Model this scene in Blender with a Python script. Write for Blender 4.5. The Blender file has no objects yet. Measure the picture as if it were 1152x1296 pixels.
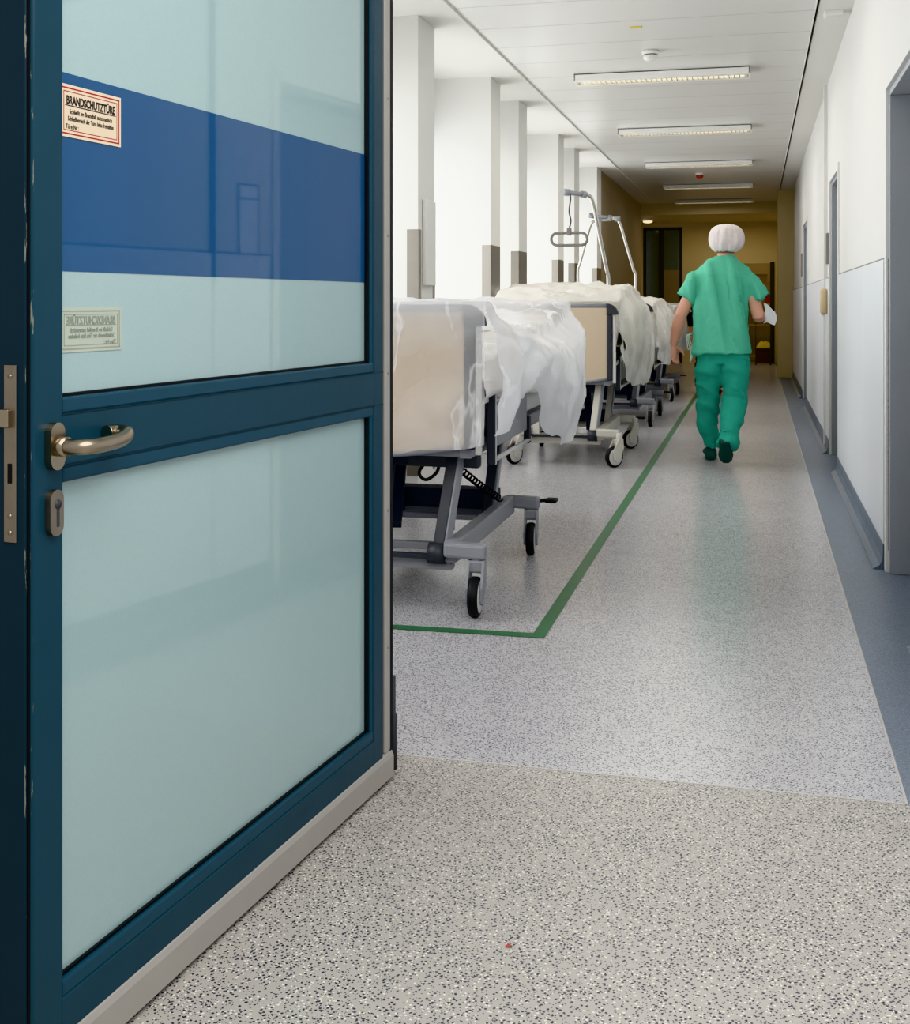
import bpy, bmesh, math, random
from math import sin, cos, pi, radians as R
from mathutils import Vector, Matrix, noise
random.seed(4)
SC = bpy.context.scene
COL = SC.collection
V = Vector

# ------------------------------------------------------------------ helpers
def tag(o, label=None, cat=None, group=None, kind=None):
    if label: o['label'] = label
    if cat: o['category'] = cat
    if group: o['group'] = group
    if kind: o['kind'] = kind
    return o

def empty(name, loc=(0, 0, 0), rz=0.0):
    o = bpy.data.objects.new(name, None)
    o.empty_display_size = 0.1
    COL.objects.link(o)
    o.location = loc
    o.rotation_euler = (0, 0, rz)
    return o

def link(name, me, mats, parent=None, smooth=False):
    if not isinstance(mats, (list, tuple)): mats = [mats]
    for m in mats: me.materials.append(m)
    if smooth:
        for p in me.polygons: p.use_smooth = True
    o = bpy.data.objects.new(name, me)
    COL.objects.link(o)
    if parent: o.parent = parent
    return o

def frame_for(d):
    d = d.normalized()
    up = V((0, 0, 1)) if abs(d.z) < 0.95 else V((0, 1, 0))
    a = d.cross(up).normalized()
    b = a.cross(d).normalized()
    return a, b

class MB:
    def __init__(s): s.bm = bmesh.new()
    def box(s, c, sz, rot=None, bev=0.0, mi=0, seg=2):
        M = Matrix.Translation(V(c)) @ (rot.to_4x4() if rot else Matrix.Identity(4)) @ Matrix.Diagonal((sz[0], sz[1], sz[2], 1))
        t = bmesh.new()
        bmesh.ops.create_cube(t, size=1.0, matrix=M)
        if bev > 0:
            bmesh.ops.bevel(t, geom=list(t.edges), offset=min(bev, min(sz) * .49), segments=seg, affect='EDGES', profile=0.5)
        s.merge(t, mi); return s
    def rng(s, lo, hi, bev=0.0, mi=0):
        c = [(a + b) / 2 for a, b in zip(lo, hi)]; z = [abs(b - a) for a, b in zip(lo, hi)]
        return s.box(c, z, bev=bev, mi=mi)
    def merge(s, t, mi=0):
        mp = {}
        for v in t.verts: mp[v] = s.bm.verts.new(v.co)
        for f in t.faces:
            try:
                nf = s.bm.faces.new([mp[v] for v in f.verts]); nf.material_index = mi; nf.smooth = f.smooth
            except ValueError: pass
        t.free()
    def bar(s, p0, p1, w, h, bev=0.0, mi=0):
        p0, p1 = V(p0), V(p1); d = p1 - p0
        a, b = frame_for(d)
        rot = Matrix((a, b, d.normalized())).transposed()
        if rot.determinant() < 0: rot = Matrix((-a, b, d.normalized())).transposed()
        return s.box((p0 + p1) / 2, (w, h, d.length), rot=rot, bev=bev, mi=mi)
    def tube(s, pts, r, n=10, mi=0, caps=True, flat=None):
        pts = [V(p) for p in pts]
        rs = r if isinstance(r, (list, tuple)) else [r] * len(pts)
        rings = []; a = None
        for i, p in enumerate(pts):
            if i == 0: d = pts[1] - p
            elif i == len(pts) - 1: d = p - pts[i - 1]
            else: d = (pts[i + 1] - p).normalized() + (p - pts[i - 1]).normalized()
            if d.length < 1e-9: d = V((0, 0, 1))
            d.normalize()
            if a is None: a, b = frame_for(d)
            else:
                a = (a - d * a.dot(d)).normalized(); b = a.cross(d).normalized()
            ri = rs[i]
            rx, ry = ri if isinstance(ri, (list, tuple)) else (ri, ri)
            rings.append([s.bm.verts.new(p + a * (rx * cos(2 * pi * k / n)) + b * (ry * sin(2 * pi * k / n))) for k in range(n)])
        for i in range(len(rings) - 1):
            for k in range(n):
                f = s.bm.faces.new((rings[i][k], rings[i][(k + 1) % n], rings[i + 1][(k + 1) % n], rings[i + 1][k]))
                f.smooth = True; f.material_index = mi
        if caps:
            for rg in (rings[0][::-1], rings[-1]):
                f = s.bm.faces.new(rg); f.material_index = mi
        return s
    def loft(s, secs, n=24, mi=0):
        """secs: (cx,cy,cz,rx,ry[,power]) horizontal superellipse sections"""
        rings = []
        for q in secs:
            cx, cy, cz, rx, ry = q[:5]; pw = q[5] if len(q) > 5 else 1.0
            rg = []
            for k in range(n):
                t = 2 * pi * k / n; c, ss = cos(t), sin(t)
                rg.append(s.bm.verts.new((cx + rx * math.copysign(abs(c) ** pw, c), cy + ry * math.copysign(abs(ss) ** pw, ss), cz)))
            rings.append(rg)
        for i in range(len(rings) - 1):
            for k in range(n):
                f = s.bm.faces.new((rings[i][k], rings[i][(k + 1) % n], rings[i + 1][(k + 1) % n], rings[i + 1][k])); f.smooth = True; f.material_index = mi
        for rg in (rings[0][::-1], rings[-1]):
            f = s.bm.faces.new(rg); f.material_index = mi
        return s
    def lathe(s, prof, c, axis='z', n=24, mi=0):
        rings = []
        for r, h in prof:
            rg = []
            for k in range(n):
                t = 2 * pi * k / n; x, y = r * cos(t), r * sin(t)
                p = {'z': (x, y, h), 'x': (h, x, y), 'y': (y, h, x)}[axis]
                rg.append(s.bm.verts.new(V(c) + V(p)))
            rings.append(rg)
        for i in range(len(rings) - 1):
            for k in range(n):
                f = s.bm.faces.new((rings[i][k], rings[i][(k + 1) % n], rings[i + 1][(k + 1) % n], rings[i + 1][k])); f.smooth = True; f.material_index = mi
        for rg in (rings[0][::-1], rings[-1]):
            f = s.bm.faces.new(rg); f.material_index = mi
        return s
    def sphere(s, c, r, rot=None, u=20, v=12, mi=0):
        t = bmesh.new()
        bmesh.ops.create_uvsphere(t, u_segments=u, v_segments=v, radius=1.0)
        M = Matrix.Translation(V(c)) @ (rot.to_4x4() if rot else Matrix.Identity(4)) @ Matrix.Diagonal((r[0], r[1], r[2], 1))
        bmesh.ops.transform(t, matrix=M, verts=t.verts)
        for f in t.faces: f.smooth = True
        s.merge(t, mi); return s
    def prism(s, poly, h0, h1, plane='xz', mi=0):
        """poly outline extruded along the missing axis"""
        def P(a, b, h): return {'xz': (a, h, b), 'xy': (a, b, h), 'yz': (h, a, b)}[plane]
        A = [s.bm.verts.new(P(a, b, h0)) for a, b in poly]; B = [s.bm.verts.new(P(a, b, h1)) for a, b in poly]
        n = len(poly)
        for k in range(n):
            f = s.bm.faces.new((A[k], A[(k + 1) % n], B[(k + 1) % n], B[k])); f.material_index = mi
        for rg in (A[::-1], B):
            f = s.bm.faces.new(rg); f.material_index = mi
        return s
    def grid(s, fn, nu, nv, mi=0):
        g = [[s.bm.verts.new(fn(i / nu, j / nv)) for j in range(nv + 1)] for i in range(nu + 1)]
        for i in range(nu):
            for j in range(nv):
                f = s.bm.faces.new((g[i][j], g[i + 1][j], g[i + 1][j + 1], g[i][j + 1])); f.smooth = True; f.material_index = mi
        return s
    def mesh(s, name, normals=True):
        if normals: bmesh.ops.recalc_face_normals(s.bm, faces=s.bm.faces)
        me = bpy.data.meshes.new(name); s.bm.to_mesh(me); s.bm.free()
        return me
    def build(s, name, mats, parent=None, smooth=False, normals=True):
        return link(name, s.mesh(name, normals), mats, parent, smooth)

def fuse(mb, voxel, smooth_it=6, sub=0):
    """one continuous surface out of overlapping closed pieces"""
    me = mb.mesh('tmp')
    o = bpy.data.objects.new('tmp', me); COL.objects.link(o)
    m = o.modifiers.new('r', 'REMESH'); m.mode = 'VOXEL'; m.voxel_size = voxel
    s = o.modifiers.new('s', 'SMOOTH'); s.factor = 0.5; s.iterations = smooth_it
    dg = bpy.context.evaluated_depsgraph_get()
    out = bpy.data.meshes.new_from_object(o.evaluated_get(dg))
    bpy.data.objects.remove(o); bpy.data.meshes.remove(me)
    out.materials.clear()
    for p in out.polygons: p.use_smooth = True
    return out

def relax(me, it):
    b = bmesh.new(); b.from_mesh(me)
    for _ in range(it): bmesh.ops.smooth_vert(b, verts=b.verts, factor=.5, use_axis_x=True, use_axis_y=True, use_axis_z=True)
    b.to_mesh(me); b.free()

def smooth_path(pts, n=8):
    pts = [V(p) for p in pts]; out = []
    for i in range(len(pts) - 1):
        p0 = pts[max(i - 1, 0)]; p1 = pts[i]; p2 = pts[i + 1]; p3 = pts[min(i + 2, len(pts) - 1)]
        for k in range(n):
            t = k / n
            out.append(0.5 * ((2 * p1) + (-p0 + p2) * t + (2 * p0 - 5 * p1 + 4 * p2 - p3) * t * t + (-p0 + 3 * p1 - 3 * p2 + p3) * t ** 3))
    out.append(pts[-1]); return out

def smst(a, b, x):
    t = max(0, min(1, (x - a) / (b - a))); return t * t * (3 - 2 * t)
def mixf(a, b, t): return a + (b - a) * t
def nz(x, y, z=0.0): return noise.noise(V((x, y, z)))
def ridge(x, y, z=0.0): return 1 - min(1, abs(nz(x, y, z)) * 2.2)
def interp(tab, x):
    if x <= tab[0][0]: return tab[0][1]
    for (a, va), (b, vb) in zip(tab, tab[1:]):
        if x <= b: return mixf(va, vb, smst(a, b, x))
    return tab[-1][1]

# ------------------------------------------------------------------ materials
def srgb(r, g, b):
    f = lambda c: (c / 255 / 12.92) if c / 255 <= 0.04045 else ((c / 255 + 0.055) / 1.055) ** 2.4
    return (f(r), f(g), f(b), 1)

def mat(name, col, rough=0.5, metal=0.0, coat=0.0, spec=0.5, var=0.0, vscale=6.0, bump=0.0, bscale=80.0, emit=None, es=0.0):
    m = bpy.data.materials.new(name); m.use_nodes = True
    N, L = m.node_tree.nodes, m.node_tree.links
    b = N['Principled BSDF']
    b.inputs['Base Color'].default_value = col
    b.inputs['Roughness'].default_value = rough
    b.inputs['Metallic'].default_value = metal
    b.inputs['Specular IOR Level'].default_value = spec
    b.inputs['Coat Weight'].default_value = coat
    b.inputs['Coat Roughness'].default_value = 0.03
    if emit: b.inputs['Emission Color'].default_value = emit; b.inputs['Emission Strength'].default_value = es
    tc = N.new('ShaderNodeTexCoord')
    if var > 0:
        n = N.new('ShaderNodeTexNoise'); n.inputs['Scale'].default_value = vscale; n.inputs['Detail'].default_value = 4
        L.new(tc.outputs['Object'], n.inputs['Vector'])
        mx = N.new('ShaderNodeMix'); mx.data_type = 'RGBA'
        mx.inputs['A'].default_value = tuple(c * (1 - var) for c in col[:3]) + (1,)
        mx.inputs['B'].default_value = tuple(min(1, c * (1 + var)) for c in col[:3]) + (1,)
        L.new(n.outputs['Fac'], mx.inputs['Factor']); L.new(mx.outputs['Result'], b.inputs['Base Color'])
    if bump > 0:
        n2 = N.new('ShaderNodeTexNoise'); n2.inputs['Scale'].default_value = bscale; n2.inputs['Detail'].default_value = 3
        L.new(tc.outputs['Object'], n2.inputs['Vector'])
        bp = N.new('ShaderNodeBump'); bp.inputs['Strength'].default_value = bump; bp.inputs['Distance'].default_value = 0.01
        L.new(n2.outputs['Fac'], bp.inputs['Height']); L.new(bp.outputs['Normal'], b.inputs['Normal'])
    return m

def speckle(name, base, dark, light, scale, rough, d_amt=0.3, l_amt=0.2, size=0.36, clump=0.25):
    m = bpy.data.materials.new(name); m.use_nodes = True
    N, L = m.node_tree.nodes, m.node_tree.links; b = N['Principled BSDF']
    b.inputs['Roughness'].default_value = rough
    tc = N.new('ShaderNodeTexCoord')
    def layer(sc, off, amt, sz):
        mp = N.new('ShaderNodeMapping'); mp.inputs['Location'].default_value = off
        mp.inputs['Scale'].default_value = (sc, sc, 0.0); mp.inputs['Rotation'].default_value = (0, 0, .5 + off[0] * .37)
        L.new(tc.outputs['Object'], mp.inputs['Vector'])
        v = N.new('ShaderNodeTexVoronoi'); v.voronoi_dimensions = '2D'; v.inputs['Scale'].default_value = 1.0
        nzz = N.new('ShaderNodeTexNoise'); nzz.inputs['Scale'].default_value = 1.3; L.new(mp.outputs['Vector'], nzz.inputs['Vector'])
        ad = N.new('ShaderNodeVectorMath'); ad.operation = 'MULTIPLY_ADD'; ad.inputs[1].default_value = (.5, .5, 0)
        L.new(nzz.outputs['Color'], ad.inputs[0]); L.new(mp.outputs['Vector'], ad.inputs[2])
        L.new(ad.outputs['Vector'], v.inputs['Vector'])
        lt = N.new('ShaderNodeMapRange'); lt.interpolation_type = 'SMOOTHSTEP'
        lt.inputs['From Min'].default_value = sz; lt.inputs['From Max'].default_value = sz * 0.65
        L.new(v.outputs['Distance'], lt.inputs['Value'])
        sp = N.new('ShaderNodeSeparateColor'); L.new(v.outputs['Color'], sp.inputs['Color'])
        cl = N.new('ShaderNodeTexNoise'); cl.inputs['Scale'].default_value = 9.0; cl.inputs['Detail'].default_value = 2
        L.new(tc.outputs['Object'], cl.inputs['Vector'])
        th = N.new('ShaderNodeMath'); th.operation = 'MULTIPLY_ADD'; th.inputs[1].default_value = clump * 2; th.inputs[2].default_value = amt - clump
        L.new(cl.outputs['Fac'], th.inputs[0])
        ls = N.new('ShaderNodeMath'); ls.operation = 'LESS_THAN'
        L.new(sp.outputs['Red'], ls.inputs[0]); L.new(th.outputs['Value'], ls.inputs[1])
        mu = N.new('ShaderNodeMath'); mu.operation = 'MULTIPLY'
        L.new(lt.outputs['Result'], mu.inputs[0]); L.new(ls.outputs['Value'], mu.inputs[1])
        return mu.outputs['Value']
    big = N.new('ShaderNodeTexNoise'); big.inputs['Scale'].default_value = 2.2; big.inputs['Detail'].default_value = 3
    L.new(tc.outputs['Object'], big.inputs['Vector'])
    m0 = N.new('ShaderNodeMix'); m0.data_type = 'RGBA'
    m0.inputs['A'].default_value = tuple(c * .93 for c in base[:3]) + (1,); m0.inputs['B'].default_value = tuple(min(1, c * 1.07) for c in base[:3]) + (1,)
    L.new(big.outputs['Fac'], m0.inputs['Factor'])
    cur = m0.outputs['Result']
    for col, sc, off, amt, sz in ((light, scale * 1.1, (3.1, 7.7, 0), l_amt, size * .95), (dark, scale, (0, 0, 0), d_amt, size), (dark, scale * 1.7, (9.1, 2.2, 0), d_amt * .7, size * .9)):
        mk = layer(sc, off, amt, sz)
        mx = N.new('ShaderNodeMix'); mx.data_type = 'RGBA'; mx.inputs['B'].default_value = col
        L.new(cur, mx.inputs['A']); L.new(mk, mx.inputs['Factor']); cur = mx.outputs['Result']
    L.new(cur, b.inputs['Base Color'])
    return m

def film_mat(name, lo, hi, col, sc=(3, 3, 3), side=0.0):
    """thin crumpled polythene: mostly see-through, milky along the creases"""
    m = bpy.data.materials.new(name); m.use_nodes = True
    N, L = m.node_tree.nodes, m.node_tree.links
    for n in list(N): N.remove(n)
    out = N.new('ShaderNodeOutputMaterial')
    tc = N.new('ShaderNodeTexCoord'); mp = N.new('ShaderNodeMapping'); mp.inputs['Scale'].default_value = sc
    mp.inputs['Rotation'].default_value = (0.5, 0.65, 0.2)
    L.new(tc.outputs['Object'], mp.inputs['Vector'])
    n1 = N.new('ShaderNodeTexNoise'); n1.inputs['Scale'].default_value = 2.0; n1.inputs['Detail'].default_value = 4; n1.inputs['Distortion'].default_value = .5
    L.new(mp.outputs['Vector'], n1.inputs['Vector'])
    sub = N.new('ShaderNodeMath'); sub.operation = 'SUBTRACT'; sub.inputs[1].default_value = .5; L.new(n1.outputs['Fac'], sub.inputs[0])
    ab = N.new('ShaderNodeMath'); ab.operation = 'ABSOLUTE'; L.new(sub.outputs[0], ab.inputs[0])
    cr = N.new('ShaderNodeMapRange'); cr.inputs['From Min'].default_value = 0.022; cr.inputs['From Max'].default_value = 0.0
    cr.inputs['To Min'].default_value = 0.0; cr.inputs['To Max'].default_value = 0.38
    L.new(ab.outputs[0], cr.inputs['Value'])
    n2 = N.new('ShaderNodeTexNoise'); n2.inputs['Scale'].default_value = 1.6; n2.inputs['Detail'].default_value = 2
    L.new(tc.outputs['Object'], n2.inputs['Vector'])
    r2 = N.new('ShaderNodeMapRange'); r2.inputs['From Min'].default_value = .35; r2.inputs['From Max'].default_value = .65
    r2.inputs['To Min'].default_value = lo; r2.inputs['To Max'].default_value = hi; L.new(n2.outputs['Fac'], r2.inputs['Value'])
    lw = N.new('ShaderNodeLayerWeight'); lw.inputs['Blend'].default_value = 0.35
    lm = N.new('ShaderNodeMath'); lm.operation = 'MULTIPLY'; lm.inputs[1].default_value = 0.45; L.new(lw.outputs['Facing'], lm.inputs[0])
    spx = N.new('ShaderNodeSeparateXYZ'); L.new(tc.outputs['Object'], spx.inputs[0])
    sd = N.new('ShaderNodeMapRange'); sd.inputs['From Min'].default_value = .49; sd.inputs['From Max'].default_value = .525; sd.inputs['To Max'].default_value = side; L.new(spx.outputs['X'], sd.inputs['Value'])
    zt_ = N.new('ShaderNodeMapRange'); zt_.inputs['From Min'].default_value = .92; zt_.inputs['From Max'].default_value = 1.2; zt_.inputs['To Max'].default_value = side * .7
    zz = N.new('ShaderNodeMath'); zz.operation = 'MULTIPLY_ADD'; zz.inputs[1].default_value = -.35; L.new(spx.outputs['X'], zz.inputs[0]); L.new(spx.outputs['Z'], zz.inputs[2]); L.new(zz.outputs[0], zt_.inputs['Value'])
    za = N.new('ShaderNodeMath'); za.operation = 'ADD'; L.new(sd.outputs['Result'], za.inputs[0]); L.new(zt_.outputs['Result'], za.inputs[1])
    a0 = N.new('ShaderNodeMath'); a0.operation = 'ADD'; L.new(za.outputs[0], a0.inputs[0]); L.new(r2.outputs['Result'], a0.inputs[1])
    a1 = N.new('ShaderNodeMath'); a1.operation = 'ADD'; L.new(cr.outputs['Result'], a1.inputs[0]); L.new(a0.outputs[0], a1.inputs[1])
    a2 = N.new('ShaderNodeMath'); a2.operation = 'ADD'; a2.use_clamp = True; L.new(a1.outputs[0], a2.inputs[0]); L.new(lm.outputs[0], a2.inputs[1])
    bp = N.new('ShaderNodeBump'); bp.inputs['Strength'].default_value = 0.5; bp.inputs['Distance'].default_value = 0.03
    L.new(n1.outputs['Fac'], bp.inputs['Height'])
    pb = N.new('ShaderNodeBsdfPrincipled'); pb.inputs['Base Color'].default_value = col; pb.inputs['Roughness'].default_value = 0.28
    L.new(bp.outputs['Normal'], pb.inputs['Normal'])
    tl = N.new('ShaderNodeBsdfTranslucent'); tl.inputs['Color'].default_value = col
    mx1 = N.new('ShaderNodeMixShader'); mx1.inputs[0].default_value = .3
    L.new(pb.outputs[0], mx1.inputs[1]); L.new(tl.outputs[0], mx1.inputs[2])
    tr = N.new('ShaderNodeBsdfTransparent')
    mx = N.new('ShaderNodeMixShader'); L.new(a2.outputs[0], mx.inputs[0]); L.new(tr.outputs[0], mx.inputs[1]); L.new(mx1.outputs[0], mx.inputs[2])
    L.new(mx.outputs[0], out.inputs['Surface'])
    return m

M = {}
M['floor_near'] = speckle('vinyl_floor_coarse', srgb(182, 177, 170), srgb(48, 54, 70), srgb(232, 226, 214), 112, 0.40, 0.44, 0.30, size=.33)  # same vinyl as farther in; warm light put into the base colour
M['floor_far'] = speckle('vinyl_floor_fine', srgb(190, 188, 190), srgb(72, 76, 92), srgb(222, 221, 220), 118, 0.24, 0.44, 0.26, size=.32)  # same vinyl, tinted cooler to carry the window light in the corridor
M['floor_strip'] = speckle('vinyl_strip', srgb(122, 132, 146), srgb(86, 98, 116), srgb(152, 162, 174), 170, 0.36, 0.4, 0.3)
M['wall'] = mat('wall_paint', srgb(226, 225, 221), 0.6, var=.02, vscale=2, bump=.03, bscale=60)
M['wall_warm'] = mat('end_wall_paint', srgb(200, 184, 146), 0.55, var=.05, vscale=1.5)
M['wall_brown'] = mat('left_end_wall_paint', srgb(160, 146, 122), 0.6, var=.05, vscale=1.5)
M['panel'] = mat('wall_panel', srgb(238, 241, 245), 0.35, var=.02, vscale=1.2)
M['ceil'] = mat('ceiling_plaster', srgb(226, 224, 218), 0.7, var=.02, vscale=2)
M['gap'] = mat('dark_gap', srgb(38, 36, 34), 0.8)
M['teal'] = mat('teal_paint', srgb(24, 60, 76), 0.38, var=.12, vscale=9, bump=.03, bscale=30)
def worn(m):
    N, L = m.node_tree.nodes, m.node_tree.links; b = N['Principled BSDF']
    tc = N.new('ShaderNodeTexCoord'); sp = N.new('ShaderNodeSeparateXYZ'); L.new(tc.outputs['Object'], sp.inputs[0])
    def lt(sock, v):
        q = N.new('ShaderNodeMath'); q.operation = 'LESS_THAN'; q.inputs[1].default_value = v; L.new(sock, q.inputs[0]); return q.outputs[0]
    mp = N.new('ShaderNodeMapping'); mp.inputs['Scale'].default_value = (90, 90, 7); L.new(tc.outputs['Object'], mp.inputs['Vector'])
    n = N.new('ShaderNodeTexNoise'); n.inputs['Scale'].default_value = 1; n.inputs['Detail'].default_value = 5; n.inputs['Roughness'].default_value = .8; L.new(mp.outputs['Vector'], n.inputs['Vector'])
    g = N.new('ShaderNodeMath'); g.operation = 'GREATER_THAN'; g.inputs[1].default_value = .60; L.new(n.outputs['Fac'], g.inputs[0])
    cur = g.outputs[0]
    for k in (lt(sp.outputs['X'], .0026), lt(sp.outputs['Y'], .0125)):
        q = N.new('ShaderNodeMath'); q.operation = 'MULTIPLY'; L.new(cur, q.inputs[0]); L.new(k, q.inputs[1]); cur = q.outputs[0]
    old = b.inputs['Base Color'].links[0].from_socket
    mx = N.new('ShaderNodeMix'); mx.data_type = 'RGBA'; mx.inputs['B'].default_value = srgb(128, 132, 124)
    L.new(old, mx.inputs['A']); L.new(cur, mx.inputs['Factor']); L.new(mx.outputs['Result'], b.inputs['Base Color'])
    return m
worn(M['teal'])
M['teal_dark'] = mat('teal_paint_dark', srgb(14, 40, 54), 0.45, var=.1, vscale=9)
worn(M['teal_dark'])
M['bead'] = mat('teal_bead', srgb(28, 66, 84), 0.4, var=.12, vscale=14)  # frame teal made slightly lighter, sheen put into the colour
M['black'] = mat('black_rubber', srgb(22, 22, 24), 0.55)
M['steel'] = mat('brushed_steel', srgb(170, 158, 140), 0.28, 1.0, var=.08, vscale=30)
M['steel_dull'] = mat('dull_steel', srgb(158, 148, 136), 0.42, 1.0, var=.1, vscale=40)
M['guard'] = mat('corner_guard_steel', srgb(150, 145, 138), 0.38, .85, var=.05, vscale=8)
M['alu'] = mat('grey_aluminium', srgb(176, 172, 166), 0.42, .35, var=.04, vscale=10)
M['blue'] = mat('blue_band_film', srgb(12, 74, 122), 0.5, coat=1.0, spec=.3)
M['sign'] = mat('cream_sign', srgb(226, 208, 182), 0.5)
M['sign_red'] = mat('sign_red', srgb(160, 44, 40), 0.5)
M['sign_black'] = mat('sign_black', srgb(40, 34, 32), 0.6)
M['notice'] = mat('faded_notice', srgb(176, 186, 170), 0.5, coat=1.0)  # pale tones paint the veil of frosted glass over the notice
M['notice_ink'] = mat('faded_ink', srgb(136, 146, 132), 0.5, coat=1.0)
M['notice_line'] = mat('faded_line', srgb(152, 152, 134), 0.5, coat=1.0)
M['green_tape'] = mat('green_tape', srgb(66, 114, 80), 0.4, var=.1, vscale=12)
M['beige'] = mat('bed_end_laminate', srgb(206, 188, 164), 0.45, var=.03, vscale=5)
M['bed_dark'] = mat('bed_dark_plastic', srgb(66, 68, 74), 0.45, var=.05)
M['bed_grey'] = mat('bed_grey_enamel', srgb(150, 152, 158), 0.4, var=.04)
M['bed_light'] = mat('bed_light_enamel', srgb(205, 205, 202), 0.38, var=.03)
M['bed_pale'] = mat('bed_pale_enamel', srgb(206, 202, 192), 0.4, var=.03)
M['bed_navy'] = mat('bed_navy_cover', srgb(42, 46, 58), 0.5)
M['chrome'] = mat('chrome_tube', srgb(205, 203, 198), 0.2, 1.0)
M['linen'] = mat('white_linen', srgb(240, 238, 234), 0.8, bump=.1, bscale=20)
M['mattress'] = mat('mattress_cover', srgb(222, 222, 220), 0.7)
M['film'] = film_mat('polythene_clear', 0.12, 0.48, srgb(250, 250, 252), (1.7, 1.3, .8), side=.46)
M['film_milky'] = film_mat('polythene_milky', 0.55, 0.95, srgb(240, 237, 230), (3, 3, 2))
M['door_grey'] = mat('grey_door_enamel', srgb(164, 168, 173), 0.4, var=.03, vscale=3)
M['white_plastic'] = mat('white_plastic', srgb(236, 234, 228), 0.4)
M['lamp_white'] = mat('luminaire_enamel', srgb(244, 243, 238), 0.35)
M['louver'] = mat('louver_aluminium', srgb(220, 218, 210), 0.18, .9)
M['tube'] = mat('lamp_tube', srgb(255, 248, 232), 0.4, emit=(1, .93, .8, 1), es=1.6)
M['downlight'] = mat('downlight_glow', srgb(255, 240, 200), .4, emit=(1, .82, .5, 1), es=1.3)
M['red'] = mat('red_plastic', srgb(176, 40, 32), 0.4)
M['yellow'] = mat('yellow_paper', srgb(226, 204, 90), 0.6)
M['scrub'] = mat('green_scrub_cloth', srgb(96, 186, 156), 0.8, var=.07, vscale=8, bump=.9, bscale=11)
M['scrub_leg'] = mat('green_trouser_cloth', srgb(60, 162, 140), 0.8, var=.09, vscale=8, bump=.9, bscale=10)
M['skin'] = mat('skin', srgb(218, 164, 142), 0.5, var=.06, vscale=12)
M['hair'] = mat('grey_hair', srgb(128, 112, 100), 0.7, var=.2, vscale=60)
M['cap'] = mat('bouffant_cap', srgb(226, 216, 214), 0.75, bump=.8, bscale=26)
M['shoe'] = mat('dark_green_shoe', srgb(14, 62, 54), 0.5)
M['black_cloth'] = mat('black_cloth', srgb(24, 23, 26), 0.8)
M['grey_cloth'] = mat('grey_cloth', srgb(92, 92, 90), 0.8)
M['paper'] = mat('white_paper', srgb(236, 240, 246), 0.7)
M['ties'] = mat('white_ties', srgb(196, 222, 216), 0.7)
M['darkglass'] = mat('dark_glazing', srgb(74, 84, 70), 0.12, coat=.6)
M['darkglass_warm'] = mat('dark_glazing_warm', srgb(120, 102, 66), 0.2, coat=.5)
M['wood'] = mat('tan_wood', srgb(196, 156, 84), 0.5, var=.08, vscale=5)
M['brownbox'] = mat('brown_box', srgb(58, 26, 20), 0.6, var=.1)
M['beige_plastic'] = mat('beige_plastic', srgb(214, 190, 152), 0.5)
M['dispenser_grey'] = mat('grey_plastic', srgb(132, 128, 122), 0.5)

def glass_mat():
    m = mat('frosted_glass', srgb(178, 202, 200), 0.55, coat=1.0, spec=.3)
    N, L = m.node_tree.nodes, m.node_tree.links
    b = N['Principled BSDF']; b.inputs['Coat IOR'].default_value = 1.75; out = [n for n in N if n.type == 'OUTPUT_MATERIAL'][0]
    n = N.new('ShaderNodeTexNoise'); n.inputs['Scale'].default_value = 260; tc = N.new('ShaderNodeTexCoord'); L.new(tc.outputs['Object'], n.inputs['Vector'])
    mx = N.new('ShaderNodeMix'); mx.data_type = 'RGBA'; mx.inputs['A'].default_value = srgb(160, 187, 188); mx.inputs['B'].default_value = srgb(172, 197, 198)
    L.new(n.outputs['Fac'], mx.inputs['Factor']); L.new(mx.outputs['Result'], b.inputs['Base Color'])
    tl = N.new('ShaderNodeBsdfTranslucent'); tl.inputs['Color'].default_value = srgb(196, 220, 216)
    ms = N.new('ShaderNodeMixShader'); ms.inputs[0].default_value = 0.12
    L.new(b.outputs[0], ms.inputs[1]); L.new(tl.outputs[0], ms.inputs[2]); L.new(ms.outputs[0], out.inputs['Surface'])
    return m
M['glass'] = glass_mat()
M['window_glass'] = mat('window_glass', (1, 1, 1, 1), 0.02)
M['window_glass'].node_tree.nodes['Principled BSDF'].inputs['Transmission Weight'].default_value = 1.0

def ceiling_metal():
    m = mat('metal_ceiling_planks', srgb(226, 225, 221), 0.32, 0.0)
    N, L = m.node_tree.nodes, m.node_tree.links; b = N['Principled BSDF']
    tc = N.new('ShaderNodeTexCoord'); sp = N.new('ShaderNodeSeparateXYZ'); L.new(tc.outputs['Object'], sp.inputs[0])
    md = N.new('ShaderNodeMath'); md.operation = 'PINGPONG'; md.inputs[1].default_value = 0.3; L.new(sp.outputs['Y'], md.inputs[0])
    lt = N.new('ShaderNodeMapRange'); lt.inputs['From Min'].default_value = 0.0; lt.inputs['From Max'].default_value = 0.012; L.new(md.outputs[0], lt.inputs['Value'])
    mx = N.new('ShaderNodeMix'); mx.data_type = 'RGBA'; mx.inputs['A'].default_value = srgb(196, 194, 190); mx.inputs['B'].default_value = srgb(226, 225, 221)
    L.new(lt.outputs['Result'], mx.inputs['Factor']); L.new(mx.outputs['Result'], b.inputs['Base Color'])
    bp = N.new('ShaderNodeBump'); bp.inputs['Strength'].default_value = .4; bp.inputs['Distance'].default_value = .01
    L.new(lt.outputs['Result'], bp.inputs['Height']); L.new(bp.outputs['Normal'], b.inputs['Normal'])
    return m
M['ceil_metal'] = ceiling_metal()

# ------------------------------------------------------------------ setting
H = 3.07; XR = 0.58; XL = -2.10; YJ = 3.09
def struct(o, label=None): 
    o['kind'] = 'structure'
    if label: o['label'] = label
    return o

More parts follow.
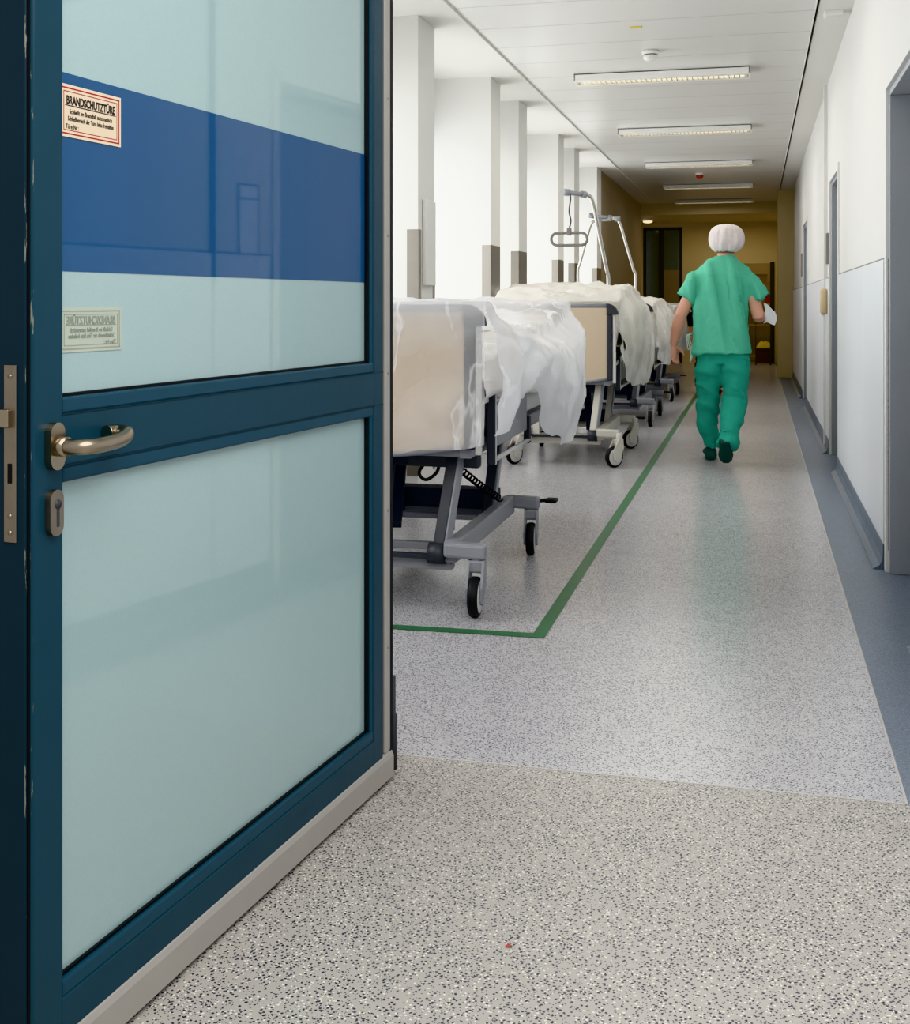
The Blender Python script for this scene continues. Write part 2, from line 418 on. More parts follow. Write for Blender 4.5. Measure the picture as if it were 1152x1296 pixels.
def quad(mb, pts, mi=0):
    f = mb.bm.faces.new([mb.bm.verts.new(p) for p in pts]); f.material_index = mi
mb = MB()
mb.rng((-3.4, -2.5, -.1), (2.2, YJ, 0), mi=0)
mb.rng((-3.4, YJ, -.1), (0.357, 25.2, 0), mi=1)
mb.rng((0.357, YJ, -.1), (2.2, 25.2, 0), mi=2)
mb.rng((-1.0, YJ - .003, -.02), (0.357, YJ + .003, 0.0008), mi=3)
mb.rng((0.354, YJ, -.02), (0.360, 20.1, 0.001), mi=3)
M['weld'] = mat('weld_seam', srgb(196, 192, 188), .4)
struct(mb.build('floor', [M['floor_near'], M['floor_far'], M['floor_strip'], M['weld']]), 'speckled grey vinyl floor with a blue border strip')

# ceiling: metal planks between plaster margins
mb = MB()
mb.rng((-3.2, 3.3, H), (-1.845, 22.3, H + .12), mi=0)
mb.rng((0.375, 3.3, H), (0.9, 22.3, H + .12), mi=0)
mb.rng((-1.84, 3.3, H + .004), (0.352, 22.3, H + .12), mi=1)
mb.rng((-1.845, 3.3, H + .03), (0.376, 22.3, H + .13), mi=2)
mb.rng((0.352, 3.3, H - .012), (0.358, 22.3, H + .05), mi=0)
mb.rng((-1.852, 3.3, H - .014), (-1.838, 22.3, H + .05), mi=0)
struct(mb.build('ceiling', [M['ceil'], M['ceil_metal'], M['gap']]), 'white metal plank ceiling of the corridor')
mb = MB()
mb.rng((-3.2, 22.3, 2.86), (2.2, 25.2, H + .12))
struct(mb.build('ceiling', M['wall_warm']), 'lower ceiling of the far lobby')

# right wall with three door openings
DH = 2.2
doors = [(4.55, 5.72), (9.05, 10.05), (14.6, 15.8)]
mb = MB()
ys = [3.0] + [v for d in doors for v in d] + [20.0]
for k in range(0, len(ys), 2): mb.rng((XR, ys[k], 0), (XR + .3, ys[k + 1], H + .1))
for a, b in doors: mb.rng((XR, a, DH), (XR + .3, b, H + .1))
struct(mb.build('wall_right', M['wall']), 'white right wall of the corridor')
mb = MB(); mb.rng((XR - .25, 20.0, 0), (XR + .3, 20.3, H + .1), bev=.01)
struct(mb.build('wall_right', M['wall_warm']), 'yellowish wall end projecting past the last door on the right')
mb = MB(); mb.rng((.60, 20.3, 0), (.9, 25.2, H))
struct(mb.build('wall_right', M['wall_warm']), 'right wall of the far lobby')
# wainscot panels, joints, baseboard
mb = MB()
segs = [(3.02, 4.08), (4.10, 4.47), (5.80, 6.9), (6.906, 8.02), (8.026, 8.98), (10.12, 11.6), (11.606, 13.1), (13.106, 14.53), (15.87, 17.4), (17.406, 19.98)]
for k, (a, b) in enumerate(segs):
    mb.rng((XR - .014, a, .115), (XR + .001, b, 1.43), bev=.002)
struct(mb.build('trim_1', M['panel']), 'white protective panels along the lower right wall')
mb = MB()
mb.rng((XR - .016, 4.08, 1.30), (XR + .001, 4.10, H), mi=1)
for a, b in ((3.02, 4.47), (5.8, 8.98), (10.12, 14.53), (15.87, 19.98)): mb.rng((XR - .006, a, 1.42), (XR + .001, b, 1.439), mi=2)
for a, b in ((4.5, 4.55), (5.72, 5.8)): mb.rng((XR - .005, a, .1), (XR + .001, b, 1.43), mi=1)
for a, b in doors:
    for y0, y1 in ((a - .05, a), (b, b + .05)): mb.rng((XR - .012, y0, 0), (XR + .001, y1, DH), bev=.002, mi=0)
    mb.rng((XR - .012, a - .05, DH), (XR + .001, b + .05, DH + .05), bev=.002, mi=0)
struct(mb.build('trim_2', [M['wall'], M['gap'], M['dispenser_grey']]), 'pale frame strips around the doors in the right wall')
mb = MB(); mb.rng((XR - .03, 10.5, 0), (XR + .001, 10.58, H))
struct(mb.build('trim_3', M['wall']), 'vertical white cover strip on the right wall')
# coved baseboard
mb = MB()
cove = [(XR, 0), (XR, .115), (XR - .016, .115), (XR - .018, .05), (XR - .03, .02), (XR - .06, .003), (XR - .06, 0)]
for a, b in ((3.02, 4.5), (5.78, 9.0), (10.1, 14.55), (15.85, 19.99)):
    mb.prism([(x, z) for x, z in cove], a, b, 'xz')
struct(mb.build('baseboard_right', M['floor_strip']), 'blue-grey coved baseboard')
# doors of the right wall
for k, (a, b) in enumerate(doors):
    mb = MB(); mb.rng((XR + .16, a + .03, 0.005), (XR + .2, b - .03, DH - .03))
    for y0, y1 in ((a, a + .03), (b - .03, b)): mb.rng((XR + .005, y0, 0), (XR + .2, y1, DH - .03), bev=.002)
    mb.rng((XR + .005, a, DH - .03), (XR + .2, b, DH), bev=.002)
    d = struct(mb.build('door_%d' % (k + 1), M['door_grey']), 'grey enamel side door in the right wall')
    h = MB(); h.tube(smooth_path([(XR + .16, b - .12, 1.05), (XR + .12, b - .12, 1.05), (XR + .115, b - .2, 1.05), (XR + .115, b - .25, 1.05)]), .01)
    h.build('door_handle', M['steel'], d)

# left side: pillars with window bays between
pil = [(3.0, 3.4), (6.05, 6.45), (7.29, 7.69), (9.43, 9.8), (10.6, 11.0), (12.82, 13.2), (14.0, 14.4), (16.05, 16.5)]
XW = -2.75
for k, (a, b) in enumerate(pil):
    mb = MB(); mb.rng((XW - .1, a, 0), (XL, b, H + .1), bev=.004)
    p = struct(mb.build('wall_left', M['wall']), 'white pillar between the window bays')
    g = MB(); e = .003
    g.rng((XL, a - e, .12), (XL + e, (b - .02) if k != 2 else a + .06, 1.70)); g.rng((XL - .075, a - e, .12), (XL + e, a, 1.70))
    g.build('corner_guard', M['guard'], p)
    if k == 2:
        g = MB(); g.rng((XL, b - .05, .12), (XL + e, b + e, 1.68)); g.build('corner_guard', M['guard'], p)
        g = MB(); g.rng((XL + .001, a + .09, 1.34), (XL + .03, b - .07, 1.9), bev=.008); g.build('cable_box', M['wall'], p)
bay = 0
for (a0, a), (b, b1) in zip(pil, pil[1:]):
    bay += 1
    mb = MB(); mb.rng((XW - .1, a, 0), (XW + .1, b, .85)); mb.rng((XW - .1, a, .85), (XW + .18, b, .89), bev=.01)
    struct(mb.build('wall_left', M['wall']), 'white parapet under a window')
    w = MB()
    w.rng((XW - .06, a, .89), (XW, a + .06, H)); w.rng((XW - .06, b - .06, .89), (XW, b, H)); w.rng((XW - .06, a, .89), (XW, b, .95)); w.rng((XW - .06, a, H - .06), (XW, b, H))
    if b - a > 1: w.rng((XW - .06, (a + b) / 2 - .03, .95), (XW, (a + b) / 2 + .03, H - .06))
    wo = struct(w.build('window_%d' % bay, M['lamp_white']), 'white framed window in a bay')
    w = MB(); w.rng((XW - .035, a + .05, .94), (XW - .028, b - .05, H - .05)); w.build('pane', M['window_glass'], wo)
mb = MB(); mb.rng((XL - .2, 16.5, 0), (XL, 22.3, H + .1))
struct(mb.build('wall_left', M['wall_brown']), 'plain left wall past the last window')
mb = MB(); mb.rng((-3.2, 22.3, 0), (-3.0, 25.2, H))
struct(mb.build('wall_left', M['wall_warm']), 'left wall of the far lobby')
# header at end of ceiling
# end wall with doorway on right and dark glazed door on left
YE = 24.7
mb = MB()
for x0, x1, z0, z1 in ((-3.2, -2.28, 0, 3.0), (-2.28, -1.48, 2.78, 3.0), (-1.48, -.45, 0, 3.0), (-.45, .33, 2.02, 3.0), (.33, 1.2, 0, 3.0)):
    mb.rng((x0, YE, z0), (x1, YE + .15, z1))
struct(mb.build('wall_back', M['wall_warm']), 'yellowish end wall of the corridor')
for lo, hi, nm, lb in (((-.9, 26.3, 0), (.9, 26.4, 2.6), 'wall_back', 'back wall of the store room behind the end doorway'), ((-.9, YE + .15, 2.5), (.9, 26.3, 2.6), 'ceiling', 'ceiling of the store room'),
                      ((-.95, YE + .15, 0), (-.9, 26.4, 2.6), 'wall_left', 'left wall of the store room'), ((.9, YE + .15, 0), (.95, 26.4, 2.6), 'wall_right', 'right wall of the store room'), ((-.95, 25.2, -.05), (.95, 26.4, 0), 'floor', 'floor of the store room')):
    mb = MB(); mb.rng(lo, hi); struct(mb.build(nm, M['wall_warm'] if nm != 'floor' else M['floor_far']), lb)
mb = MB()
mb.rng((-2.28, YE + .02, 0), (-2.22, YE + .08, 2.78)); mb.rng((-1.54, YE + .02, 0), (-1.48, YE + .08, 2.78)); mb.rng((-2.28, YE + .02, 2.72), (-1.48, YE + .08, 2.78)); mb.rng((-1.96, YE + .0, 0), (-1.86, YE + .08, 2.75))
d4 = struct(mb.build('door_4', M['black']), 'dark glazed double door in the end wall')
mb = MB(); mb.rng((-2.22, YE + .04, 0), (-1.9, YE + .05, 2.72)); mb.build('pane', M['darkglass'], d4)
mb = MB(); mb.rng((-1.87, YE + .04, 1.9), (-1.54, YE + .05, 2.72)); mb.build('pane', M['darkglass'], d4)
mb = MB(); mb.rng((-1.87, YE + .04, 0), (-1.54, YE + .05, 1.9)); mb.build('pane', M['darkglass_warm'], d4)
mb = MB(); mb.rng((.26, YE - .02, 0), (.345, YE + .16, 2.05)); 
struct(mb.build('trim_4', M['gap']), 'dark jamb of the end doorway')

for lo, hi, lb in (((-3.4, -2.5, 0), (-3.3, 3.05, H), 'left wall of the space before the fire door'), ((-3.3, 3.03, 0), (-1.14, 3.13, H), 'wall beside the fire door frame')):
    mb = MB(); mb.rng(lo, hi); struct(mb.build('wall_front', M['wall']), lb)
# hinge post of the big door
th = math.atan2(.1125, .9937)
DU = V((sin(th), cos(th), 0)); DN = V((cos(th), -sin(th), 0))
P0 = V((-1.063, 1.582, 0))

# ------------------------------------------------------------------ fire door
door = empty('fire_door', P0, math.atan2(DU.y, DU.x))
tag(door, 'teal metal fire door standing open with two frosted glass panes and blue band', 'door')
F = 0.0; W = 1.325; TOP = 2.16
def leaf(mb, u0, u1, z0, z1, y0=F, y1=F + .075, bev=.004, mi=0): mb.rng((u0, y0, z0), (u1, y1, z1), bev=bev, mi=mi)
mb = MB()
G0, G1 = .070, 1.235
leaf(mb, 0, G0, .02, TOP); leaf(mb, G1, 1.293, .02, TOP)
leaf(mb, G0 - .005, G1 + .005, .02, .139); leaf(mb, G0 - .005, G1 + .005, .972, 1.056); leaf(mb, G0 - .005, G1 + .005, 2.06, TOP)
mb.build('leaf_frame', M['teal'], door)
# rebate edge: gasket groove and back shell
mb = MB(); mb.rng((-.0005, F + .005, .02), (.004, F + .011, TOP)); mb.build('gasket', M['black'], door)
mb = MB(); mb.rng((-.004, F + .011, .02), (.02, F + .12, TOP), bev=.003)
mb.rng((.02, F + .076, .02), (.09, F + .12, TOP)); mb.build('edge_profile', M['teal_dark'], door)
# glazing beads
for z0, z1 in ((.138, .973), (1.055, 2.06)):
    mb = MB(); t = .012; y0, y1 = F + .003, F + .014
    mb.rng((G0, y0 - .002, z0), (G1, y1, z0 + .026), bev=.004); mb.rng((G0, y0 - .002, z1 - .026), (G1, y1, z1), bev=.004)
    mb.rng((G1 - t, y0, z0), (G1, y1, z1), bev=.003)
    mb.build('glazing_bead', M['bead'], door)
    mb = MB(); mb.rng((G0, F + .012, z0 + .026), (G1 - t, F + .017, z0 + .031)); mb.rng((G1 - t - .007, F + .008, z0), (G1 - t, F + .017, z1)); mb.build('glazing_seal', M['black'], door)
mb = MB(); mb.rng((G0 - .01, F + .018, .15), (G1 + .005, F + .026, .975)); mb.build('lower_pane', M['glass'], door)
mb = MB(); mb.rng((G0 - .01, F + .018, 1.05), (G1 + .005, F + .026, 2.07)); up = mb.build('upper_pane', M['glass'], door)
mb = MB(); mb.rng((G0, F + .0174, 1.28), (G1 - .012, F + .019, 1.597)); mb.build('blue_band', M['blue'], up)
# rail lines on the middle rail
mb = MB()
for z in (.9735, 1.0545): mb.rng((G0 - .005, F - .0006, z - .0015), (1.29, F + .002, z + .0015))
mb.build('rail_groove', M['teal_dark'], door)
# kick bar
mb = MB()
prof = [(-.006, .014), (-.006, .066), (-.002, .076), (.007, .088), (.012, .088), (.012, .014)]
mb.prism([(y, z) for y, z in prof], .02, 1.345, 'yz'); mb.build('kick_bar', M['alu'], door)
# hinge side strip, black gasket and hinge
mb = MB(); mb.rng((1.296, F - .004, .085), (1.328, F + .05, TOP), bev=.003)
st = mb.build('cover_strip', M['alu'], door)
mb = MB()
for z in (.35, .7, 1.05, 1.4, 1.75): mb.lathe([(.0001, -.0075), (.004, -.0075), (.004, 0)], (1.312, F + .003, z), 'y', 10)
mb.build('screw', M['steel_dull'], st)
mb = MB(); mb.rng((1.331, F + .0, .03), (1.356, F + .06, TOP), bev=.004); mb.build('hinge_gasket', M['black'], door)
mb = MB(); mb.lathe([(.0001, .02), (.016, .02), (.016, .16), (.012, .165), (.012, .26), (.0001, .26)], (1.368, F + .012, 0), 'z', 16); mb.build('hinge', M['bed_dark'], door)
# lever handle
def oval(mb, u, z, w, h, y0, y1, mi=0, n=12):
    r = w / 2; pts = []
    for k in range(n + 1): t = pi * k / n; pts.append((u + r * cos(t), z + h / 2 - r + r * sin(t)))
    for k in range(n + 1): t = pi + pi * k / n; pts.append((u + r * cos(t), z - h / 2 + r + r * sin(t)))
    mb.prism(pts, y0, y1, 'xz', mi)
UH = .042
mb = MB(); oval(mb, UH, 1.008, .033, .074, F - .013, F)
hb = mb.build('handle_plate', M['steel'], door)
mb = MB()
path = smooth_path([(UH, F - .01, 1.008), (UH, F - .045, 1.008), (UH + .012, F - .06, 1.008), (UH + .05, F - .062, 1.008), (UH + .095, F - .058, 1.010), (UH + .125, F - .048, 1.016), (UH + .137, F - .03, 1.017), (UH + .132, F - .016, 1.017), (UH + .118, F - .013, 1.017)], 6)
mb.tube(path, .0122, 16); mb.lathe([(.0001, -.03), (.0155, -.03), (.0155, -.012), (.0001, -.012)], (UH, F, 1.008), 'y', 18)
mb.build('lever', M['steel'], hb)
mb = MB(); oval(mb, UH, .905, .031, .072, F - .011, F); es = mb.build('lock_escutcheon', M['steel_dull'], door)
mb = MB(); mb.lathe([(.0001, -.0118), (.0075, -.0118), (.0075, 0)], (UH + .002, F, .918), 'y', 16); mb.box((UH + .002, F - .006, .898), (.007, .0115, .03), bev=.001); mb.build('cylinder', M['bed_dark'], es)
# lock faceplate on the edge
E = -.0045
mb = MB(); mb.rng((E - .0025, F + .026, .865), (E + .001, F + .049, 1.135), bev=.0008); lp = mb.build('lock_faceplate', M['steel_dull'], door)
mb = MB(); mb.rng((E - .012, F + .034, 1.04), (E, F + .052, 1.068), bev=.002); mb.build('latch_bolt', M['steel'], lp)
mb = MB(); mb.rng((E - .0035, F + .034, .955), (E, F + .041, .985)); mb.build('deadbolt_slot', M['black'], lp)
for z in (1.118, .905, .88):
    mb = MB(); mb.lathe([(.0001, -.0036), (.0035, -.0036), (.0035, 0)], (E, F + .0375, z), 'x', 12); mb.build('screw', M['steel'], lp)

def text_mesh(body, size, loc, m, parent, name, sx=1.0, mirror=False, off=0.0, align='CENTER'):
    c = bpy.data.curves.new(name, 'FONT'); c.body = body; c.size = size; c.align_x = align; c.align_y = 'CENTER'; c.offset = off; c.extrude = .0001
    o = bpy.data.objects.new('t', c); COL.objects.link(o)
    dg = bpy.context.evaluated_depsgraph_get(); dg.update()
    me = bpy.data.meshes.new_from_object(o.evaluated_get(dg)); bpy.data.objects.remove(o); bpy.data.curves.remove(c)
    k = -1 if mirror else 1
    me.transform(Matrix(((sx * k, 0, 0, loc[0]), (0, 0, -1, loc[1]), (0, 1, 0, loc[2]), (0, 0, 0, 1))))
    me.materials.clear()
    return link(name, me, m, parent)

def notice(parent, u0, u1, z0, z1, y, mb_, mred, mink, mirror, name):
    mb = MB(); mb.rng((u0, y, z0), (u1, y + .0012, z1)); s = mb.build(name, mb_, parent)
    mb = MB()
    w, h = u1 - u0, z1 - z0
    for ins, t in ((.0045, .0022), (.0105, .0012)):
        a, b, c, d = u0 + ins, u1 - ins, z0 + ins, z1 - ins
        for lo, hi in (((a, c), (b, c + t)), ((a, d - t), (b, d)), ((b - t, c), (b, d)), ((a, c), (a + t, d))): mb.rng((lo[0], y - .0004, lo[1]), (hi[0], y, hi[1]))
    mb.build('border_lines', mred, s)
    cu = (u0 + u1) / 2; k = -1 if mirror else 1; yy = y - .0006
    text_mesh('BRANDSCHUTZTÜRE', .0185, (cu, yy, z0 + h * .70), mink, s, 'title', .70, mirror, .0006)
    mb = MB(); mb.rng((u0 + w * .09, y - .0005, z0 + h * .595), (u1 - w * .09, y, z0 + h * .612)); mb.build('title_underline', mink, s)
    text_mesh('Schließt im Brandfall automatisch', .0105, (cu, yy, z0 + h * .49), mink, s, 'small_print', .78, mirror, .0001)
    text_mesh('Schließbereich der Türe bitte freihalten', .0105, (cu, yy, z0 + h * .355), mink, s, 'small_print', .70, mirror, .0001)
    text_mesh('Türe Nr.:', .0105, (cu - k * w * .30, yy, z0 + h * .20), mink, s, 'small_print', .8, mirror, .0001)
    return s
sg = notice(up, .079, .237, 1.495, 1.579, F + .0158, M['sign'], M['sign_red'], M['sign_black'], False, 'sign_plate')
sg2 = notice(up, .081, .240, 1.150, 1.222, F + .0167, M['notice'], M['notice_line'], M['notice_ink'], True, 'mirrored_notice')  # stands for a sign behind the pane, mirrored and paled by frosted glass

# frame post at hinge
mb = MB()
hp = P0 + DU * 1.375
mb.box((-1.065, 3.08, 1.1), (.15, .1, 2.2), bev=.006); mb.box((-.28, 3.08, 2.25), (1.72, .1, .1), bev=.006); 
struct(mb.build('trim_5', M['teal_dark']), 'teal door frame post and head of the fire door')

# ------------------------------------------------------------------ floor marking
mb = MB()
e = .0016
quad(mb, [(-2.0, 4.245, e), (-.755, 4.285, e), (-.755, 22.0, e), (-.805, 22.0, e), (-.805, 4.343, e), (-2.0, 4.305, e)])
tag(mb.build('floor_marking', M['green_tape']), 'green tape line on the floor turning a corner around the beds', 'floor marking')

# ------------------------------------------------------------------ hospital beds
BW = .49; BL = 2.12
def rounded_rect(x0, x1, z0, z1, r, n=6, bow=0.0):
    pts = []
    for cx, cz, a0 in ((x1 - r, z1 - r, 0), (x0 + r, z1 - r, pi / 2)):
        for k in range(n + 1): t = a0 + pi / 2 * k / n; pts.append((cx + r * cos(t), cz + r * sin(t)))
    for k in range(9):
        t = k / 8; pts.append((mixf(x0, x1, t), z0 - bow * sin(pi * t)))
    return pts
def end_board(root, name, y, full=True, white=False):
    s = 1
    p = MB(); p.prism(rounded_rect(-.43, .43, .665, 1.2, .02, bow=.045), y - .012, y + .012, 'xz'); b = p.build(name, M['beige'], root)
    g = MB(); g.tube([(-.43, y, .66)] + [(mixf(-.43, .43, k / 8), y, .66 - .05 * sin(pi * k / 8)) for k in range(1, 8)] + [(.43, y, .66)], .014, 8); g.build('lower_edge', M['bed_grey'], b)
    g = MB(); g.tube([(-.42, y, 1.205), (.42, y, 1.205)], (.019), 12); g.build('top_rail', M['bed_light'] if white else M['bed_grey'], b)
    for sx in (-1, 1):
        g = MB()
        g.rng((sx * .425 - .022, y - .02, .64), (sx * .425 + .022, y + .02, 1.14), bev=.008)
        pts = []
        R_ = .085
        for k in range(9): t = pi / 2 * k / 8; pts.append((sx * (.405 + R_ * cos(t)), 1.138 + R_ * sin(t)))
        pts += [(sx * .403, 1.223), (sx * .403, 1.138)]
        g.prism(pts, y - .024, y + .024, 'xz')
        g.build('corner_post', M['bed_light'] if white else M['bed_dark'], b)
        g = MB(); g.rng((sx * .461 - .012, y - .014, .62), (sx * .461 + .012, y + .014, 1.14), bev=.005); g.build('edge_strip', M['bed_light'], b)
    return b

def caster(root, x, y, rot, parts):
    r = .078
    Rz = Matrix.Rotation(rot, 3, 'Z')
    def tr(p): return tuple(V((x, y, 0)) + Rz @ V(p))
    g = MB()
    g.tube([tr((0, .045, .255)), tr((0, .045, .17))], .026, 12)
    # fork cheeks
    for sx in (-1, 1):
        a = [(.062, .215), (.02, .215), (-.035, .115), (-.03, .06), (.0, .045), (.03, .07), (.066, .14)]
        A = [g.bm.verts.new(tr((sx * .024, yy, zz))) for yy, zz in a]; B = [g.bm.verts.new(tr((sx * .034, yy, zz))) for yy, zz in a]
        n = len(a)
        for k in range(n): g.bm.faces.new((A[k], A[(k + 1) % n], B[(k + 1) % n], B[k]))
        g.bm.faces.new(A[::-1]); g.bm.faces.new(B)
    g.box(tr((0, .04, .19)), (.066, .05, .05), rot=Rz, bev=.008)
    c = g.build('caster', parts, root)
    def disc(prof, m, nm):
        g = MB(); n = 28; rings = []
        for rr, hh in prof: rings.append([g.bm.verts.new(tr((hh, rr * cos(2 * pi * k / n), r + rr * sin(2 * pi * k / n)))) for k in range(n)])
        for i in range(len(rings) - 1):
            for k in range(n): g.bm.faces.new((rings[i][k], rings[i][(k + 1) % n], rings[i + 1][(k + 1) % n], rings[i + 1][k])).smooth = True
        g.bm.faces.new(rings[0][::-1]); g.bm.faces.new(rings[-1])
        g.build(nm, m, c)
    disc([(.062, -.02), (r - .006, -.019), (r, -.01), (r, .01), (r - .006, .019), (.062, .02)], M['black'], 'tire')
    disc([(.012, -.0235), (.05, -.022), (.063, -.0205), (.063, .0205), (.05, .022), (.012, .0235)], M['bed_light'], 'wheel')

def make_bed(loc, rz, label, caster_rot, white=False, pole=None, control=False, pale=False):
    root = empty('hospital_bed', loc, rz)
    tag(root, label, 'hospital bed', 'hospital beds parked along the window side')
    end_board(root, 'footboard', 0.02, white=white); end_board(root, 'headboard', BL - .02, white=white)
    g = MB()
    for x in (-.40, .40): g.rng((x - .025, .04, .60), (x + .025, BL - .04, .66), bev=.006)
    for y in (.07, .7, 1.3, BL - .07): g.rng((-.4, y - .02, .605), (.4, y + .02, .655), bev=.005)
    g.rng((-.39, .08, .655), (.39, BL - .08, .668)); g.build('deck_frame', M['bed_grey'], root)
    g = MB(); g.rng((-.42, .07, .67), (.42, BL - .07, .83), bev=.035); g.build('mattress', M['mattress'], root, True)
    # side shields and rails
    for s in (-1, 1):
        g = MB(); g.rng((s * .455 - .012, .30, .615), (s * .455 + .012, 1.02, .80), bev=.008); sp = g.build('side_shield', M['bed_grey'], root)
        g = MB(); g.rng((s * .462 - .018, .24, .55), (s * .462 + .018, .285, .85), bev=.005); g.build('rail_post', M['bed_dark'], sp)
        g = MB(); g.rng((s * .475 - .006, .25, .55), (s * .475 + .006, .272, .85), bev=.002); g.build('post_strip', M['bed_light'], sp)
        g = MB(); g.tube([(s * .465, .27, .565), (s * .465, 1.12, .565)], .011, 8); g.build('lower_rail', M['bed_light'], root)
        g = MB(); g.rng((s * .46 - .014, 1.04, .55), (s * .46 + .014, 1.09, .68), bev=.004); g.build('rail_clamp', M['bed_dark'], root)
        g = MB(); g.rng((s * .45 - .01, .28, .815), (s * .45 + .015, 1.55, .85), bev=.006); g.build('side_rail', M['bed_grey'], root)
    # undercarriage
    xa, xb = .355, -.20
    g = MB()
    for x in (xa, xb):
        g.bar((x, -.03, .235), (x, 1.14, .235), .055, .085, bev=.008)
    g.rng((xb, .0, .155), (xa, .055, .20), bev=.006); g.rng((xb, .30, .17), (xa, .34, .2), bev=.004); g.rng((xb, .85, .2), (xa, .89, .225), bev=.004); g.rng((xb, 1.06, .18), (xa, 1.12, .24), bev=.006)
    cs = [(.47, -.08), (.47, 1.10), (-.29, -.08), (-.29, 1.10)]
    for x, y in cs:
        xi = xa if x > 0 else xb
        g.bar((xi - .02 * (1 if x > 0 else -1), y + .045, .25), (x + .035 * (1 if x > 0 else -1), y + .045, .245), .062, .06, bev=.012)
    ub = g.build('undercarriage', M['bed_pale'] if pale else M['bed_grey'], root)
    g = MB(); g.rng((xb + .03, .95, .235), (xa - .03, 1.08, .33), bev=.01); g.build('motor_cover', M['bed_navy'], ub)
    g = MB()
    g.lathe([(.0001, -.035), (.042, -.035), (.042, .035), (.0001, .035)], (xa - .055, -.012, .225), 'x', 18); g.rng((xb + .02, -.035, .205), (xa - .02, -.01, .225)); g.build('pivot', M['bed_dark'], ub)
    for (x, y), rt in zip(cs, caster_rot): caster(root, x, y, rt, M['bed_pale'] if pale else M['bed_grey'])
    for yb, yt in ((.02, .16), (.90, .98)):
        for sx, x in ((1, xa - .06), (-1, xb + .06)):
            g = MB(); g.bar((x, yb, .2), (x + .035 * sx, yt, .61), .05, .045, bev=.004); la = g.build('lift_arm', M['bed_pale'] if pale else M['bed_dark'], root)
            g = MB(); g.bar((x + .028 * sx, yb - .0, .2), (x + .063 * sx, yt - .0, .61), .012, .05, bev=.003); g.build('arm_strip', M['bed_grey'], la)
    for sx, x in ((1, .2), (-1, -.05)):
        g = MB(); g.bar((x, .55, .22), (x - .08, .95, .6), .05, .045, bev=.004); g.build('lift_strut', M['bed_navy'], root)
    g = MB(); g.rng((-.30, .35, .52), (.30, .75, .60), bev=.02); g.build('lift_motor', M['bed_navy'], root)
    # brake pedal
    g = MB(); g.bar((.47, 1.16, .25), (.545, 1.19, .255), .02, .016, bev=.003); g.rng((.53, 1.15, .245), (.585, 1.23, .262), bev=.005); g.build('brake_pedal', M['black'], root)
    if control:
        g = MB(); g.rng((.12, .16, .545), (.43, .21, .60), bev=.01); hc = g.build('hand_control', M['bed_dark'], root)
        pts = []
        n = 22 * 8
        A, B = V((.245, .22, .61)), V((.36, .90, .30)); a, b = frame_for(B - A)
        for k in range(n + 1):
            t = k / n; ph = 2 * pi * 22 * t
            pts.append(A.lerp(B, t) + V((0, 0, -.012 * sin(pi * t))) + a * .014 * cos(ph) + b * .014 * sin(ph))
        g = MB(); g.tube(pts, .0045, 5); g.build('coiled_cable', M['black'], hc)
        g = MB(); g.tube(smooth_path([(.2, .2, .57), (.17, .17, .52), (.2, .17, .49), (.24, .2, .52), (.235, .25, .56)]), .007, 7); g.build('cable_loop', M['black'], hc)
    if pole: lifting_pole(root, **pole)
    return root

def lifting_pole(root, base, knee, top, arm_end, grip=None, arm_r=.021):
    g = MB(); b, k, t, e = V(base), V(knee), V(top), V(arm_end)
    dirn = (e - t).normalized()
    g.tube(smooth_path([b, b.lerp(k, .7), k, k.lerp(t, .1), k.lerp(t, .5), k.lerp(t, .92), t + dirn * .05, t + dirn * .12, e], 6), .017, 12)
    p = g.build('lifting_pole', M['chrome'], root)
    g = MB(); g.tube([t + dirn * .10, e], arm_r, 14); g.tube([e - dirn * .02, e + dirn * .04], .03, 14); g.tube([t + dirn * .07, t + dirn * .12], .03, 14); g.build('arm_sleeve', M['bed_grey'], p)
    if grip:
        h = e - dirn * .03
        c = V(grip)
        g = MB(); g.tube(smooth_path([h + V((0, 0, .03)), h + V((.012, 0, -.05)), h.lerp(c + V((0, 0, .08)), .5), c + V((.015, 0, .16)), c + V((0, 0, .09))]), .007, 7); g.build('strap', M['bed_dark'], p)
        w, hh = .16, .055; pts = []
        for q in range(29):
            a = 2 * pi * q / 28; cx = math.copysign(w - hh, cos(a)) if abs(cos(a)) > 1e-6 else 0
            pts.append(c + V((cx + hh * cos(a), 0, hh * sin(a))))
        pts.append(pts[1])
        g = MB(); g.tube(pts, .0135, 9, caps=False); g.rng(tuple(c + V((-.02, -.02, .03))), tuple(c + V((.02, .02, .1))), bev=.008); g.build('grip', M['dispenser_grey'], p)

BX = [-1.067 - .473, -1.03 - .473, -1.02 - .473, -1.03 - .473]
BY = [4.60, 8.95, 11.95, 15.0]
beds = [
 make_bed((BX[0], BY[0], 0), 0, 'nearest hospital bed, beige footboard under clear plastic film, half hidden by door', (0.05, 0.1, .3, .2), control=True),
 make_bed((BX[1], BY[1], 0), 0, 'hospital bed with bare beige footboard and dark post, second along the windows', (-.75, -.8, -.6, .2), pale=True,
          pole=dict(base=(.17, BL - .08, .62), knee=(.17, BL - .08, 1.46), top=(.07, BL - .5, 2.19), arm_end=(-.12, BL - .72, 2.20), grip=(-.10, BL - .70, 1.79))),
 make_bed((BX[2], BY[2], 0), 0, 'third hospital bed along the windows, two lifting poles leaning together over it', (0.0, .1, .1, .2),
          pole=dict(base=(.115, BL - .1, .62), knee=(.115, BL - .1, 1.55), top=(-.06, BL - .3, 2.2), arm_end=(-.36, BL - .3, 2.24))),
 make_bed((BX[3], BY[3], 0), 0, 'farthest hospital bed with white tube end frame, beside the walking man', (.3, .2, .1, .2), white=True)]
